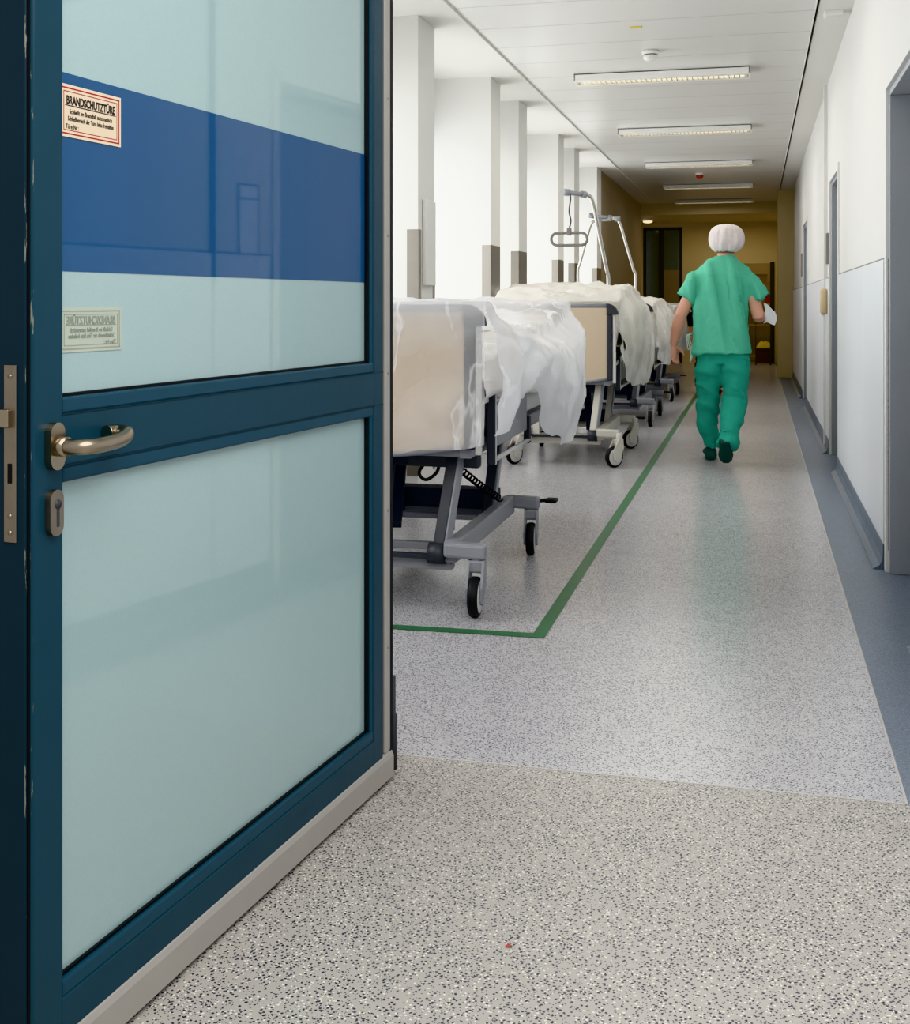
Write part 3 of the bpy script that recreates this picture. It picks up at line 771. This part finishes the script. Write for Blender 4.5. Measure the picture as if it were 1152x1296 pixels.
lifting_pole(beds[2], base=(-.56, BL - .1, .62), knee=(-.56, BL - .1, 1.62), top=(-.37, BL - .3, 2.18), arm_end=(-.08, BL - .3, 2.2), arm_r=.016)

# bedding heaps and plastic covers
def duvet(loc, zt, over, label, seed, y0=.18, y1=1.95, low=.72):
    def fn(u, v):
        y = mixf(y0, y1, v); s = u * 2 - 1
        hw = .40 + over; t = abs(s)
        edge = smst(0, .12, v) * smst(1, .88, v)
        n_ = nz(s * 2.3 + seed, y * 2.2, seed) * .07 + nz(s * 6, y * 5 + seed, 2) * .025 + .02 * ridge(s * 3 + seed, y * 4, 1)
        top = .86 + (zt - .86) * (1 - t ** 4) * (edge ** .5) + n_ * edge
        if t < .72: return (s / .72 * hw, y, max(.845, top) if edge > .02 else .845)
        q = (t - .72) / .28
        x = hw + .05 * sin(pi * min(1, q * 1.1)) * (1 + nz(y * 3, q * 2, seed)) + .015 * nz(y * 9, q * 3, seed)
        zbot = low + .06 * nz(y * 2, seed, 5)
        return (math.copysign(x, s), y, mixf(.86 + (zt - .86) * .45, zbot, q) + n_ * .4)
    g = MB(); g.grid(fn, 56, 60)
    o = g.build('duvet', M['linen'], None, True); o.location = loc
    return tag(o, label, 'bedding', 'white bedding heaped on the beds')
duvet((BX[0], BY[0], 0), 1.02, .055, 'white bedding under clear film on the nearest bed', 1.3, y0=.06, y1=1.9, low=.78)
duvet((BX[1], BY[1], 0), 1.28, .06, 'white bedding heap rising above the bare beige footboard', 4.1, y0=.12, y1=1.85)
duvet((BX[2], BY[2], 0), 1.2, .06, 'white bedding on the third bed below the two leaning poles', 7.7)
duvet((BX[3], BY[3], 0), 1.15, .05, 'white bedding on the farthest bed with white tube frame', 9.2)

def cover(loc, label, m, seed, tops, zb_r, bulge_r, y0, y1, front=None, amp=.02, nv=90):
    def top(y): return interp(tops, y)
    def prof(u, v):
        y = mixf(y0, y1, v); s = u * 2 - 1; t = abs(s)
        hw = .50
        w = amp * (ridge(s * 2.5 + y * 1.5 + seed, y * 3, seed) - .5) + amp * .7 * nz(s * 7 + seed, y * 6, 3) + amp * .4 * nz(s * 15, y * 14 + seed, 5)
        inner = smst(0, .06, v) * smst(1, .94, v)
        if t < .5:
            x = s / .5 * hw; z = top(y) + w * inner + .02 * inner * (1 - abs(s / .5))
            return (x, y, z)
        q = (t - .5) / .5
        zb = interp(zb_r, y) if s > 0 else .75
        bl = interp(bulge_r, y) if s > 0 else .05
        zt = top(y)
        z = mixf(zt, zb, q)
        x = hw + bl * sin(pi * min(1, .12 + q * .72)) * smst(0, .25, q) + (w * 1.2 + .6 * amp * nz(y * 5 + q * 3 + seed, q * 1.5, 8)) * smst(0, .2, q)
        z += .02 * nz(y * 7, seed, 4) * q
        return (math.copysign(x, s), y + .03 * nz(q * 3, y * 3, seed) * q * inner, z)
    g = MB(); g.grid(prof, 72, nv)
    if front:
        f_y, zb = front
        def fr(u, v):
            x = mixf(-.5, .5, u); tt = top(y0)
            z = mixf(zb - .05 * sin(pi * u) + .02 * nz(u * 6, seed), tt, v)
            c = smst(0, .1, u) * smst(1, .9, u)
            y = y0 - .015 * (1 - v) + .014 * nz(u * 4 + v * 5, v * 2 - u * 3, seed) * smst(1, .9, v) - .012 * ridge(u * 2 - v * 2.2 + seed, v * .7 + u * .6, 2) * smst(1, .85, v)
            return (x, y, z)
        g.grid(fr, 50, 44)
    o = g.build('plastic_cover', m, None, True, normals=False); o.location = loc
    return tag(o, label, 'plastic cover', 'plastic covers over the beds')
cover((BX[0], BY[0], 0), 'clear crumpled plastic film draped over the nearest bed', M['film'], 2.0,
      [(-.03, 1.235), (.04, 1.235), (.25, 1.16), (.6, 1.11), (1.3, 1.12), (1.8, 1.17), (2.06, 1.235), (2.16, 1.235)],
      [(-.03, .70), (.1, .74), (.3, .83), (.7, .84), (1.0, .60), (1.5, .50), (1.9, .50), (2.05, .55), (2.12, .70), (2.16, .95)],
      [(-.03, .05), (.05, .12), (.5, .13), (.8, .11), (1.1, .15), (1.6, .15), (2.0, .11), (2.16, .03)], -.03, 2.16, front=(0, .67), amp=.03)
cover((BX[1], BY[1], 0), 'milky plastic cover hanging down the side of the second bed behind dark post', M['film_milky'], 5.0,
      [(.06, 1.24), (.4, 1.33), (.9, 1.37), (1.5, 1.33), (1.9, 1.22), (2.2, 1.22)],
      [(.06, .80), (.3, .62), (.9, .55), (1.6, .52), (2.0, .58), (2.2, .7)],
      [(.06, .0), (.4, .06), (1.2, .12), (1.8, .10), (2.2, .02)], .06, 2.18, amp=.035)
cover((BX[2], BY[2], 0), 'cream plastic cover bunched over the third bed under the leaning poles', M['film_milky'], 8.0,
      [(.0, 1.2), (.4, 1.25), (1.2, 1.27), (1.8, 1.22), (2.2, 1.23)],
      [(.0, .8), (.4, .60), (1.2, .55), (1.8, .58), (2.2, .7)],
      [(.0, .02), (.5, .08), (1.3, .10), (2.0, .06), (2.2, .02)], .0, 2.18, amp=.035)
cover((BX[3], BY[3], 0), 'cream plastic cover over the farthest bed next to white tube frame', M['film_milky'], 11.0,
      [(.0, 1.14), (.4, 1.18), (1.2, 1.17), (1.8, 1.14), (2.2, 1.2)],
      [(.0, .8), (.4, .6), (1.2, .55), (1.8, .6), (2.2, .7)],
      [(.0, .02), (.5, .05), (1.3, .05), (2.0, .03), (2.2, .02)], .05, 2.1, amp=.035)

# ------------------------------------------------------------------ ceiling fittings
def luminaire(y, where, yc):
    r = empty('ceiling_light', (-.74, y, H))
    tag(r, where, 'ceiling light', 'louvred ceiling lights in a row')
    L2, D, hgt = .69, .13, .055
    g = MB()
    g.rng((-L2, -D, -hgt), (L2, -D + .012, .004), bev=.003); g.rng((-L2, D - .012, -hgt), (L2, D, .004), bev=.003)
    g.rng((-L2, -D, -hgt), (-L2 + .012, D, .004), bev=.003); g.rng((L2 - .012, -D, -hgt), (L2, D, .004), bev=.003)
    g.rng((-L2, -D, -.006), (L2, D, .003)); g.build('housing', M['lamp_white'], r)
    g = MB()
    for k in range(1, 34): x = mixf(-L2, L2, k / 34); g.rng((x - .003, -.06, -hgt), (x + .003, .06, -hgt + .034))
    g.rng((-L2 + .012, -.066, -hgt), (L2 - .012, -.06, -.01)); g.rng((-L2 + .012, .06, -hgt), (L2 - .012, .066, -.01)); g.build('louver', M['louver'], r)
    g = MB(); g.rng((-L2 + .012, -D + .012, -hgt), (L2 - .012, -.066, -hgt + .004)); g.rng((-L2 + .012, .066, -hgt), (L2 - .012, D - .012, -hgt + .004)); g.build('side_trim', M['lamp_white'], r)
    g = MB(); g.tube([(-L2 + .03, 0, -.02), (L2 - .03, 0, -.02)], .013, 10); g.build('lamp_tube', M['tube'], r)
for y, w in ((9.62, 'largest louvred ceiling light, nearest along the corridor'), (12.72, 'louvred ceiling light second from the nearest'), (15.85, 'third louvred ceiling light, ahead of the red-based smoke detector'),
             (18.9, 'fourth louvred ceiling light, just past the red-based smoke detector'), (21.7, 'farthest louvred ceiling light, at the end of the plank ceiling')):
    luminaire(y, w, 0)
def detector(x, y, label, low):
    r = empty('smoke_detector', (x, y, H)); tag(r, label, 'smoke detector', 'smoke detectors on the ceiling')
    g = MB(); g.lathe([(.0001, .004), (.062, .004), (.062, -.018), (.055, -.025), (.0001, -.025)], (0, 0, 0)); g.build('base', M['white_plastic'], r)
    g = MB(); g.lathe([(.0001, -.025), (.045, -.025), (.05, -.032), (.05, -.055), (.035, -.068), (.0001, -.07)], (0, 0, 0)); hd = g.build('sensor_head', low, r)
    g = MB(); g.lathe([(.046, -.026), (.0505, -.026), (.0505, -.0305), (.046, -.0305)], (0, 0, 0)); g.build('sensor_slot', M['gap'], hd)
detector(-.756, 8.76, 'white smoke detector on the ceiling before the first light', M['white_plastic'])
detector(-.787, 17.2, 'smoke detector with red lower half far along the ceiling', M['red'])
r = empty('ceiling_sensor', (.47, 7.86, H)); tag(r, 'small white box on the plaster margin of the ceiling by the right wall', 'sensor')
g = MB(); g.rng((-.06, -.05, -.03), (.06, .05, .003), bev=.008); g.build('cover', M['white_plastic'], r)
g = MB(); g.rng((-.045, -.035, -.034), (.045, .035, -.028), bev=.004); g.build('lens', M['ceil'], r)
g = MB(); g.rng((-.04, -.02, -.0015), (.04, .02, .0045), bev=.001); s = g.build('sticker', M['yellow']); s.location = (-.784, 7.98, H); tag(s, 'small yellow sticker on the metal ceiling', 'sticker')
r = empty('ceiling_lamp', (-2.05, 23.2, 2.86)); tag(r, 'small glowing round lamp on the lobby ceiling', 'ceiling lamp')
g = MB(); g.lathe([(.0001, .003), (.12, .003), (.12, -.03), (.1, -.05), (.0001, -.05)], (0, 0, 0)); g.build('lamp_ring', M['lamp_white'], r)
g = MB(); g.lathe([(.0001, -.05), (.095, -.05), (.08, -.08), (.0001, -.09)], (0, 0, 0)); g.build('diffuser', M['downlight'], r)

# ------------------------------------------------------------------ things on the right wall
r = empty('soap_dispenser', (XR - .015, 10.3, 1.24)); tag(r, 'beige rounded dispenser on the right wall beside the middle grey door', 'dispenser')
g = MB(); g.rng((-.055, -.05, -.11), (.003, .05, .11), bev=.025); g.build('body', M['beige_plastic'], r, True)
g = MB(); g.rng((-.045, -.025, -.125), (-.015, .025, -.10), bev=.01); g.build('nozzle', M['white_plastic'], r)
def plaque(y, z, h, w, label, m, d=.02):
    g = MB(); g.rng((-d, -w / 2, -h / 2), (.001, w / 2, h / 2), bev=.004)
    o = g.build('wall_sign', m); o.location = (XR, y, z); return tag(o, label, 'sign')
plaque(10.36, 1.68, .26, .10, 'narrow grey sign on the right wall beside the middle grey door', M['dispenser_grey'])
plaque(16.1, 1.72, .3, .12, 'narrow grey sign on the right wall beside the last grey door', M['dispenser_grey'])
r = empty('room_sign', (XR, 4.33, 1.58)); tag(r, 'pale room sign plate on the right wall near the closest grey door', 'sign')
g = MB(); g.rng((-.008, -.07, -.15), (.001, .07, .15), bev=.002); g.build('plate', M['panel'], r)
g = MB()
for lo, hi in (((-.07, -.15), (.07, -.142)), ((-.07, .142), (.07, .15)), ((-.07, -.15), (-.062, .15)), ((.062, -.15), (.07, .15)), ((-.07, .085), (.07, .09))): g.rng((-.0095, lo[0], lo[1]), (-.0075, hi[0], hi[1]))
g.build('border', M['dispenser_grey'], r)

# ------------------------------------------------------------------ store room shelving
r = empty('shelving', (.0, 25.75, 0)); tag(r, 'tan shelving unit inside the doorway at the corridor end', 'shelf')
g = MB()
for x in (-.44, .44): g.rng((x - .015, -.2, 0), (x + .015, .2, 1.95))
g.build('side_panel', M['wood'], r)
for z in (.1, .75, 1.2, 1.62): g = MB(); g.rng((-.43, -.2, z), (.43, .2, z + .025)); g.build('shelf_board', M['wood'], r)
def crate(x, y, z, sx, sy, sz, m, name, label, cat):
    r = empty(name, (x, y, z)); tag(r, label, cat)
    g = MB(); g.rng((-sx / 2, -sy / 2, 0), (sx / 2, sy / 2, sz * .8), bev=.01); g.build('box_body', m, r)
    g = MB(); g.rng((-sx / 2 - .006, -sy / 2 - .006, sz * .8), (sx / 2 + .006, sy / 2 + .006, sz), bev=.008); g.build('lid', m, r)
crate(.14, 25.1, 0, .34, .3, .30, M['brownbox'], 'storage_box', 'dark red-brown box on the floor in the end doorway', 'box')
crate(.25, 25.72, 1.225, .18, .3, .18, M['red'], 'red_box', 'red box on the shelf in the end doorway', 'box')
crate(.10, 25.72, 1.645, .22, .3, .2, M['beige_plastic'], 'pale_box', 'pale box on the upper shelf in the end doorway', 'box')
g = MB(); g.grid(lambda u, v: (mixf(-.17, .17, u), mixf(-.13, .13, v), .004 + .12 * (sin(pi * u) * sin(pi * v)) ** .5 * (1 + .5 * nz(u * 5, v * 5, 3))), 24, 20)
o = g.build('yellow_bag', M['yellow'], None, True); o.location = (.16, 25.1, .302); tag(o, 'crumpled yellow bag lying on the dark box in the end doorway', 'bag')
r = empty('instrument_trolley', (.12, 24.2, 0)); 
tag(r, 'small trolley with a pale tray top in front of the end doorway', 'trolley')
g = MB(); g.rng((-.17, -.14, .88), (.17, .14, .905), bev=.008); g.build('tray', M['beige_plastic'], r)
g = MB(); g.rng((-.13, -.1, .86), (-.09, -.06, .88)); 
for x in (-.14, .14):
    for y in (-.11, .11): g.tube([(x, y, .06), (x, y, .88)], .009, 8)
g.build('frame', M['bed_dark'], r)
for x in (-.14, .14):
    for y in (-.11, .11): g = MB(); g.lathe([(.0001, -.012), (.03, -.012), (.03, .012), (.0001, .012)], (x, y, .03), 'x', 14); g.build('caster', M['black'], r)

# ------------------------------------------------------------------ people
def limb(mb, pts, rs, n=14): mb.tube(pts, rs, n)
def hand(mb, wrist, d, palm_n, curl=.5, side=1):
    """palm plus five fingers; d = direction of the fingers, palm_n = palm facing, thumb leaves toward side*t"""
    d = V(d).normalized(); pn = V(palm_n); pn = (pn - d * pn.dot(d)).normalized(); t = d.cross(pn).normalized() * side
    w = V(wrist)
    mb.tube([w - d * .02, w + d * .03, w + d * .065, w + d * .092], [(.024, .021), (.034, .018), (.04, .016), (.036, .014)] if False else [.023, .026, .027, .02], 10)
    for k, off in enumerate((-.027, -.009, .009, .027)):
        mb.tube([w + t * off * .6 + d * .02, w + t * off + d * .088], [.014, .0115], 8)
    for k, (off, ln) in enumerate(((.028, .070), (.0095, .080), (-.009, .074), (-.027, .058))):
        p = w + t * off + d * .085; cur = d.copy(); pts = [p]
        for j, fr in enumerate((.45, .3, .25)):
            cur = (cur + pn * curl * (.35 + .35 * j)).normalized(); p = p + cur * ln * fr; pts.append(p.copy())
        mb.tube(pts, [.0098, .0092, .0085, .0068], 8)
    p = w + t * .02 + d * .025; c1 = (d * .6 + t * .7 + pn * .35).normalized(); c2 = (d * .85 + t * .25 + pn * .4).normalized()
    mb.tube([p, p + c1 * .045, p + c1 * .045 + c2 * .03, p + c1 * .045 + c2 * .055], [.015, .0125, .0105, .008], 8)

def person(loc, rz, label, P, mats, voxel=.009, detail=True):
    root_mb = MB(); J = {k: V(v) for k, v in P['J'].items()}
    b = root_mb
    hd = J['head']
    b.sphere(hd + V((0, 0, .02)), (.077, .098, .105), u=24, v=16); b.sphere(hd + V((0, .03, -.045)), (.06, .07, .075)); b.sphere(hd + V((0, .07, -.085)), (.035, .035, .028))
    b.tube([hd + V((0, .088, .02)), hd + V((0, .108, -.02)), hd + V((0, .112, -.03)), hd + V((0, .09, -.036))], [.009, .013, .015, .009], 8)
    b.tube([hd + V((-.022, .095, -.062)), hd + V((0, .101, -.062)), hd + V((.022, .095, -.062))], [.005, .008, .005], 8)
    for s in (-1, 1):
        b.sphere(hd + V((s * .03, .086, .012)), (.013, .01, .009), u=10, v=8)
        b.tube([hd + V((s * .05, .078, .03)), hd + V((s * .025, .097, .034))], [.007, .009], 8)
        b.sphere(hd + V((s * .08, -.005, -.012)), (.010, .02, .034), u=10, v=8)
    b.tube([hd + V((0, -.02, -.04)), J['neck'], J['chest'] + V((0, 0, .05))], [.058, .056, .075], 16)
    sh = (J['sh_l'] + J['sh_r']) / 2; pv = (J['hip_l'] + J['hip_r']) / 2
    b.loft([(pv.x, pv.y, pv.z - .08, .10, .08), (pv.x, pv.y, pv.z, .16, .11), (pv.x, pv.y, pv.z + .12, .15, .1), (mixf(pv.x, sh.x, .6), mixf(pv.y, sh.y, .6), mixf(pv.z, sh.z, .6), .165, .105), (sh.x, sh.y, sh.z - .06, .175, .09), (sh.x, sh.y, sh.z + .02, .13, .06), (sh.x, sh.y, sh.z + .06, .06, .05)])
    for s in 'lr':
        limb(b, [J['sh_' + s] + (sh - J['sh_' + s]) * .3, J['sh_' + s], J['sh_' + s].lerp(J['el_' + s], .5), J['el_' + s], J['el_' + s].lerp(J['wr_' + s], .3), J['el_' + s].lerp(J['wr_' + s], .7), J['wr_' + s]], [.04, .052, .052, .048, .052, .042, .031])
        h = P['hand_' + s]; hand(b, J['wr_' + s], h[0], h[1], h[2], h[3])
        limb(b, [J['hip_' + s], J['hip_' + s].lerp(J['kn_' + s], .4), J['kn_' + s], J['kn_' + s].lerp(J['an_' + s], .35), J['an_' + s]], [.08, .075, .052, .05, .036])
        tip = V(P['toe_' + s]); an = J['an_' + s]; hl = an + (an - tip).normalized() * .05
        limb(b, [an + V((0, 0, .02)), an.lerp(tip, .25), tip.lerp(an, .35)], [.032, .026, .018], 10)
    me = fuse(b, voxel, 5)
    body = link('person', me, M['skin'], None, True); body.location = loc; body.rotation_euler = (0, 0, rz)
    tag(body, label, 'person')
    # top
    t = MB(); S = P['shirt']
    t.loft(S['secs'], 32)
    for s in 'lr':
        q = S['sleeve_' + s]; t.tube([V(p) for p, _ in q], [r_ for _, r_ in q], 20)
    me = fuse(t, .011, 7)
    for v in me.vertices:
        x, y, z = v.co; nrm = v.normal
        fz = smst(S['top'], S['top'] - .25, z)
        f = (.042 * nz(x * 9 + z * 1.2, y * 3, z * 1.1) + .046 * (ridge(x * 6 + .9 * z, z * .8 + 3, 1) - .6) + .006 * nz(x * 20, y * 10, z * 9)) * (.45 + .55 * fz)
        v.co += nrm * max(f, -.018)
    relax(me, 3)
    link('scrub_top', me, mats['top'], body, True)
    t = MB()
    for s in 'lr':
        q = P['trouser_' + s]; t.tube([V(p) for p, _ in q], [r_ for _, r_ in q], 22)
    t.loft(P['pelvis'], 28)
    me = fuse(t, .011, 6)
    for v in me.vertices:
        x, y, z = v.co
        f = .022 * nz(x * 7, y * 4, z * 3) + .030 * (ridge(x * 4 + z * 3.5, z * 5 + y * 2, 2) - .6) + .012 * nz(x * 5, 3, z * 16)
        v.co += v.normal * f
    relax(me, 2)
    link('scrub_trousers', me, mats['legs'], body, True)
    for s in 'lr':
        an = J['an_' + s]; tip = V(P['toe_' + s]); d = (tip - an); d2 = d.normalized()
        upv = V(P['shoe_up_' + s]).normalized(); sd = d2.cross(upv).normalized()
        g = MB(); 
        heel = V(P['heel_' + s]); L_ = tip - heel; n = 16; secs = []
        for q, w_, h_ in ((0.0, .03, .04), (.06, .046, .08), (.3, .047, .095), (.5, .048, .08), (.72, .056, .065), (.9, .048, .045), (1.0, .028, .025)):
            c = heel + L_ * q; ring = []
            for k in range(n):
                a = 2 * pi * k / n; cz = sin(a)
                ring.append(g.bm.verts.new(c + sd * w_ * math.copysign(abs(cos(a)) ** .7, cos(a)) + upv * (h_ * (cz * .5 + .5) if True else 0)))
            secs.append(ring)
        for i in range(len(secs) - 1):
            for k in range(n): g.bm.faces.new((secs[i][k], secs[i][(k + 1) % n], secs[i + 1][(k + 1) % n], secs[i + 1][k]))
        g.bm.faces.new(secs[0][::-1]); g.bm.faces.new(secs[-1])
        g.build('shoe', mats['shoe'], body, True)
    if mats.get('cap'):
        def cp(u, v):
            a = 2 * pi * u; e_ = mixf(-.80, 1.0, v) * pi / 2; rr = cos(e_)
            pl = 1 + .10 * (ridge(cos(a) * 3, sin(a) * 3, v * 1.2) - .6) * smst(1, .5, v) + .035 * sin(a * 13 + 3 * nz(cos(a) * 2, sin(a) * 2)) * smst(.55, .0, v) + .05 * nz(cos(a) * 2, sin(a) * 2, v * 3)
            return V(P['cap_c']) + V((.136 * rr ** .72 * cos(a) * pl, .142 * rr ** .72 * sin(a) * pl, .112 * sin(e_) * (1 + .03 * nz(cos(a) * 3, sin(a) * 3, v))))
        g = MB(); g.grid(cp, 72, 30); bmesh.ops.remove_doubles(g.bm, verts=g.bm.verts, dist=1e-4); g.build('surgical_cap', mats['cap'], body, True)
        g = MB(); c = V(P['cap_c'])
        g.loft([(hd.x, hd.y - .005, hd.z - .045, .066, .085), (hd.x, hd.y - .005, hd.z - .02, .08, .1), (hd.x, hd.y, hd.z + .03, .081, .1)], 24); g.build('hair', M['hair'], body, True)
    else:
        g = MB(); g.sphere(hd + V((0, -.015, .045)), (.088, .1, .095)); g.build('hair', M['hair'], body, True)
    return body

man = dict(
 J=dict(head=(.052, -.14, 1.655), neck=(.035, -.17, 1.55), chest=(.03, -.18, 1.44), sh_l=(-.155, -.18, 1.42), sh_r=(.215, -.18, 1.42),
        el_l=(-.285, -.20, 1.135), wr_l=(-.345, -.12, .905), el_r=(.295, -.22, 1.135), wr_r=(.31, .03, 1.11),
        hip_l=(-.06, -.2, .90), hip_r=(.12, -.2, .90), kn_l=(-.085, -.06, .48), an_l=(-.065, .0, .10), kn_r=(.115, -.17, .47), an_r=(.055, -.42, .20)),
 hand_l=((.08, .10, -1), (.6, -.75, 0), .35, -1), hand_r=((.25, .9, .05), (-.3, 0, -1), .7, 1),
 toe_l=(-.085, .2, .02), toe_r=(.06, -.36, .02), heel_l=(-.06, -.07, .0), heel_r=(.055, -.50, .185), shoe_up_l=(0, 0, 1), shoe_up_r=(0, .75, .55),
 shirt=dict(top=1.6, secs=[(.025, -.195, .83, .226, .168, .85), (.022, -.193, .95, .212, .155, .85), (.025, -.19, 1.1, .205, .135, .85), (.03, -.18, 1.25, .21, .14, .85), (.03, -.18, 1.38, .215, .14, .85), (.03, -.18, 1.45, .225, .125, .9), (.032, -.175, 1.505, .195, .10), (.034, -.17, 1.56, .115, .085), (.035, -.165, 1.598, .072, .075)],
   sleeve_l=[((-.08, -.18, 1.43), .075), ((-.155, -.185, 1.405), .08), ((-.205, -.19, 1.345), .082), ((-.262, -.195, 1.255), .08)],
   sleeve_r=[((.14, -.18, 1.43), .075), ((.218, -.185, 1.405), .08), ((.268, -.2, 1.345), .082), ((.325, -.21, 1.255), .08)]),
 trouser_l=[((-.055, -.19, .88), .105), ((-.075, -.16, .72), .110), ((-.088, -.08, .48), .088), ((-.08, -.03, .28), .080), ((-.06, .0, .09), .064)],
 trouser_r=[((.12, -.19, .88), .108), ((.135, -.19, .72), .112), ((.122, -.18, .48), .092), ((.10, -.31, .32), .084), ((.064, -.425, .15), .082)],
 pelvis=[(.03, -.19, .76, .14, .10), (.03, -.19, .86, .18, .11), (.03, -.19, .96, .17, .10)],
 cap_c=(.057, -.155, 1.722))
MX, MY = -.285, 9.52
pm = person((MX, MY, 0), 0, 'man in green scrubs and white bouffant cap walking away down the corridor', man, dict(top=M['scrub'], legs=M['scrub_leg'], shoe=M['shoe'], cap=M['cap']))
# side ties of the scrub top
g = MB()
for k in range(3):
    x = -.205 - .008 * k; g.tube(smooth_path([(x + .02, -.2, 1.0 - .02 * k), (x - .014, -.22, .98), (x - .008, -.22, .93 - .03 * k), (x + .014, -.22, .88), (x + .006, -.21, .80 - .02 * k)]), .0035, 6)
g.build('waist_ties', M['ties'], pm)
g = MB()
g.grid(lambda u, v: (.335 + .085 * u + .015 * sin(3 * v), .06 + .05 * v - .04 * u, 1.065 + .16 * v * (1 - .35 * u) + .01 * sin(5 * u)), 10, 10)
o = g.build('face_mask', M['paper'], None, True); o.location = (MX, MY, 0); tag(o, 'folded white face mask held in the walking man\'s right hand', 'face mask')

other = dict(
 J=dict(head=(0, .02, 1.60), neck=(0, 0, 1.5), chest=(0, 0, 1.4), sh_l=(-.19, 0, 1.42), sh_r=(.19, 0, 1.42), el_l=(-.235, -.02, 1.12), wr_l=(-.24, .06, .88), el_r=(.235, -.02, 1.12), wr_r=(.24, .06, .88),
        hip_l=(-.09, 0, .88), hip_r=(.09, 0, .88), kn_l=(-.12, .06, .47), an_l=(-.13, .02, .09), kn_r=(.1, -.02, .47), an_r=(.1, -.06, .09)),
 hand_l=((0, .1, -1), (.6, -.7, 0), .35, -1), hand_r=((0, .1, -1), (-.6, -.7, 0), .35, 1),
 toe_l=(-.14, .2, .02), toe_r=(.1, .12, .02), heel_l=(-.13, -.06, 0), heel_r=(.1, -.14, 0), shoe_up_l=(0, 0, 1), shoe_up_r=(0, 0, 1),
 shirt=dict(top=1.5, secs=[(0, 0, .85, .2, .13, .85), (0, 0, 1.05, .185, .12, .85), (0, 0, 1.25, .205, .13, .85), (0, 0, 1.4, .2, .12, .9), (0, 0, 1.48, .1, .08), (0, 0, 1.52, .07, .07)],
   sleeve_l=[((-.1, 0, 1.42), .08), ((-.19, 0, 1.4), .08), ((-.225, -.01, 1.28), .078), ((-.242, .0, 1.05), .07), ((-.243, .05, .91), .05)], sleeve_r=[((.1, 0, 1.42), .08), ((.19, 0, 1.4), .08), ((.225, -.01, 1.28), .078), ((.242, .0, 1.05), .07), ((.243, .05, .91), .05)]),
 trouser_l=[((-.08, 0, .88), .105), ((-.1, .03, .7), .1), ((-.12, .06, .47), .08), ((-.13, .02, .1), .065)], trouser_r=[((.08, 0, .88), .105), ((.09, 0, .7), .1), ((.1, -.02, .47), .08), ((.1, -.06, .1), .065)],
 pelvis=[(0, 0, .74, .12, .09), (0, 0, .84, .175, .115), (0, 0, .94, .17, .11)])
person((-.60, 16.15, 0), 0, 'person in black top and grey trousers mostly hidden behind the man in scrubs', other, dict(top=M['black_cloth'], legs=M['grey_cloth'], shoe=M['black']), voxel=.011)

# scrap on the floor
g = MB(); g.grid(lambda u, v: (mixf(-.006, .006, u) * (1 - .5 * v), mixf(-.006, .006, v), .002 + .002 * nz(u * 4, v * 4, 2)), 6, 6)
M['scrap'] = mat('scrap_paper', srgb(176, 84, 70), .6)
o = g.build('paper_scrap', M['scrap']); o.location = (-.46, 2.22, 0); tag(o, 'tiny red scrap lying on the speckled floor near the open door', 'scrap')

# ------------------------------------------------------------------ light
def area(loc, rot, sx, sy, power, col=(1, 1, 1), spread=180):
    l = bpy.data.lights.new('window_light', 'AREA'); l.shape = 'RECTANGLE'; l.size = sx; l.size_y = sy; l.energy = power; l.color = col; l.spread = R(spread)  # shared by window daylight, lamp light and the added entrance fill
    o = bpy.data.objects.new('window_light', l); COL.objects.link(o); o.location = loc; o.rotation_euler = rot; return o
for (a0, a), (b, b1) in zip(pil, pil[1:]):
    w = b - a
    area((XW + .02, (a + b) / 2, 1.72), (0, -pi / 2, 0), 1.6, w - .1, 19.5 * (w - .1), (.96, .98, 1.0))
area((-.5, 23.4, 2.78), (0, 0, 0), 1.6, 1.0, 14, (1, .84, .58))  # warm lamp light of the far lobby, no window
area((0.0, 25.6, 2.4), (0, 0, 0), .6, .4, 2.5, (1, .82, .55))  # warm lamp light inside the store room, no window
area((.5, .5, 2.95), (0, R(14), 0), 2.0, 3.0, 92, (1, .97, .93))  # unseen fill lamp, added to brighten the near floor and door glass
for yy in (6.5, 9.62, 12.72, 15.85, 18.9, 21.7): area((-.74, yy, H - .075), (0, 0, 0), 1.2, .1, 10 if yy < 17 else 5, (1, .95, .86))  # light given off by the row of ceiling luminaires
w = bpy.data.worlds.new('World'); SC.world = w; w.use_nodes = True
w.node_tree.nodes['Background'].inputs['Color'].default_value = (.93, .96, 1, 1)
w.node_tree.nodes['Background'].inputs['Strength'].default_value = .6

# ------------------------------------------------------------------ camera
cd = bpy.data.cameras.new('Camera'); cam = bpy.data.objects.new('Camera', cd); COL.objects.link(cam)
cd.sensor_fit = 'HORIZONTAL'; cd.sensor_width = 36; cd.lens = 1500 / 1152 * 36
cd.shift_y = (383 - 648) / 1152
cam.location = (0, 0, 1.23); cam.rotation_euler = (pi / 2, 0, R(14.29)); cd.clip_start = .02
SC.camera = cam
SC.view_settings.view_transform = 'Khronos PBR Neutral'
SC.view_settings.look = 'None'
SC.view_settings.exposure = 0.12
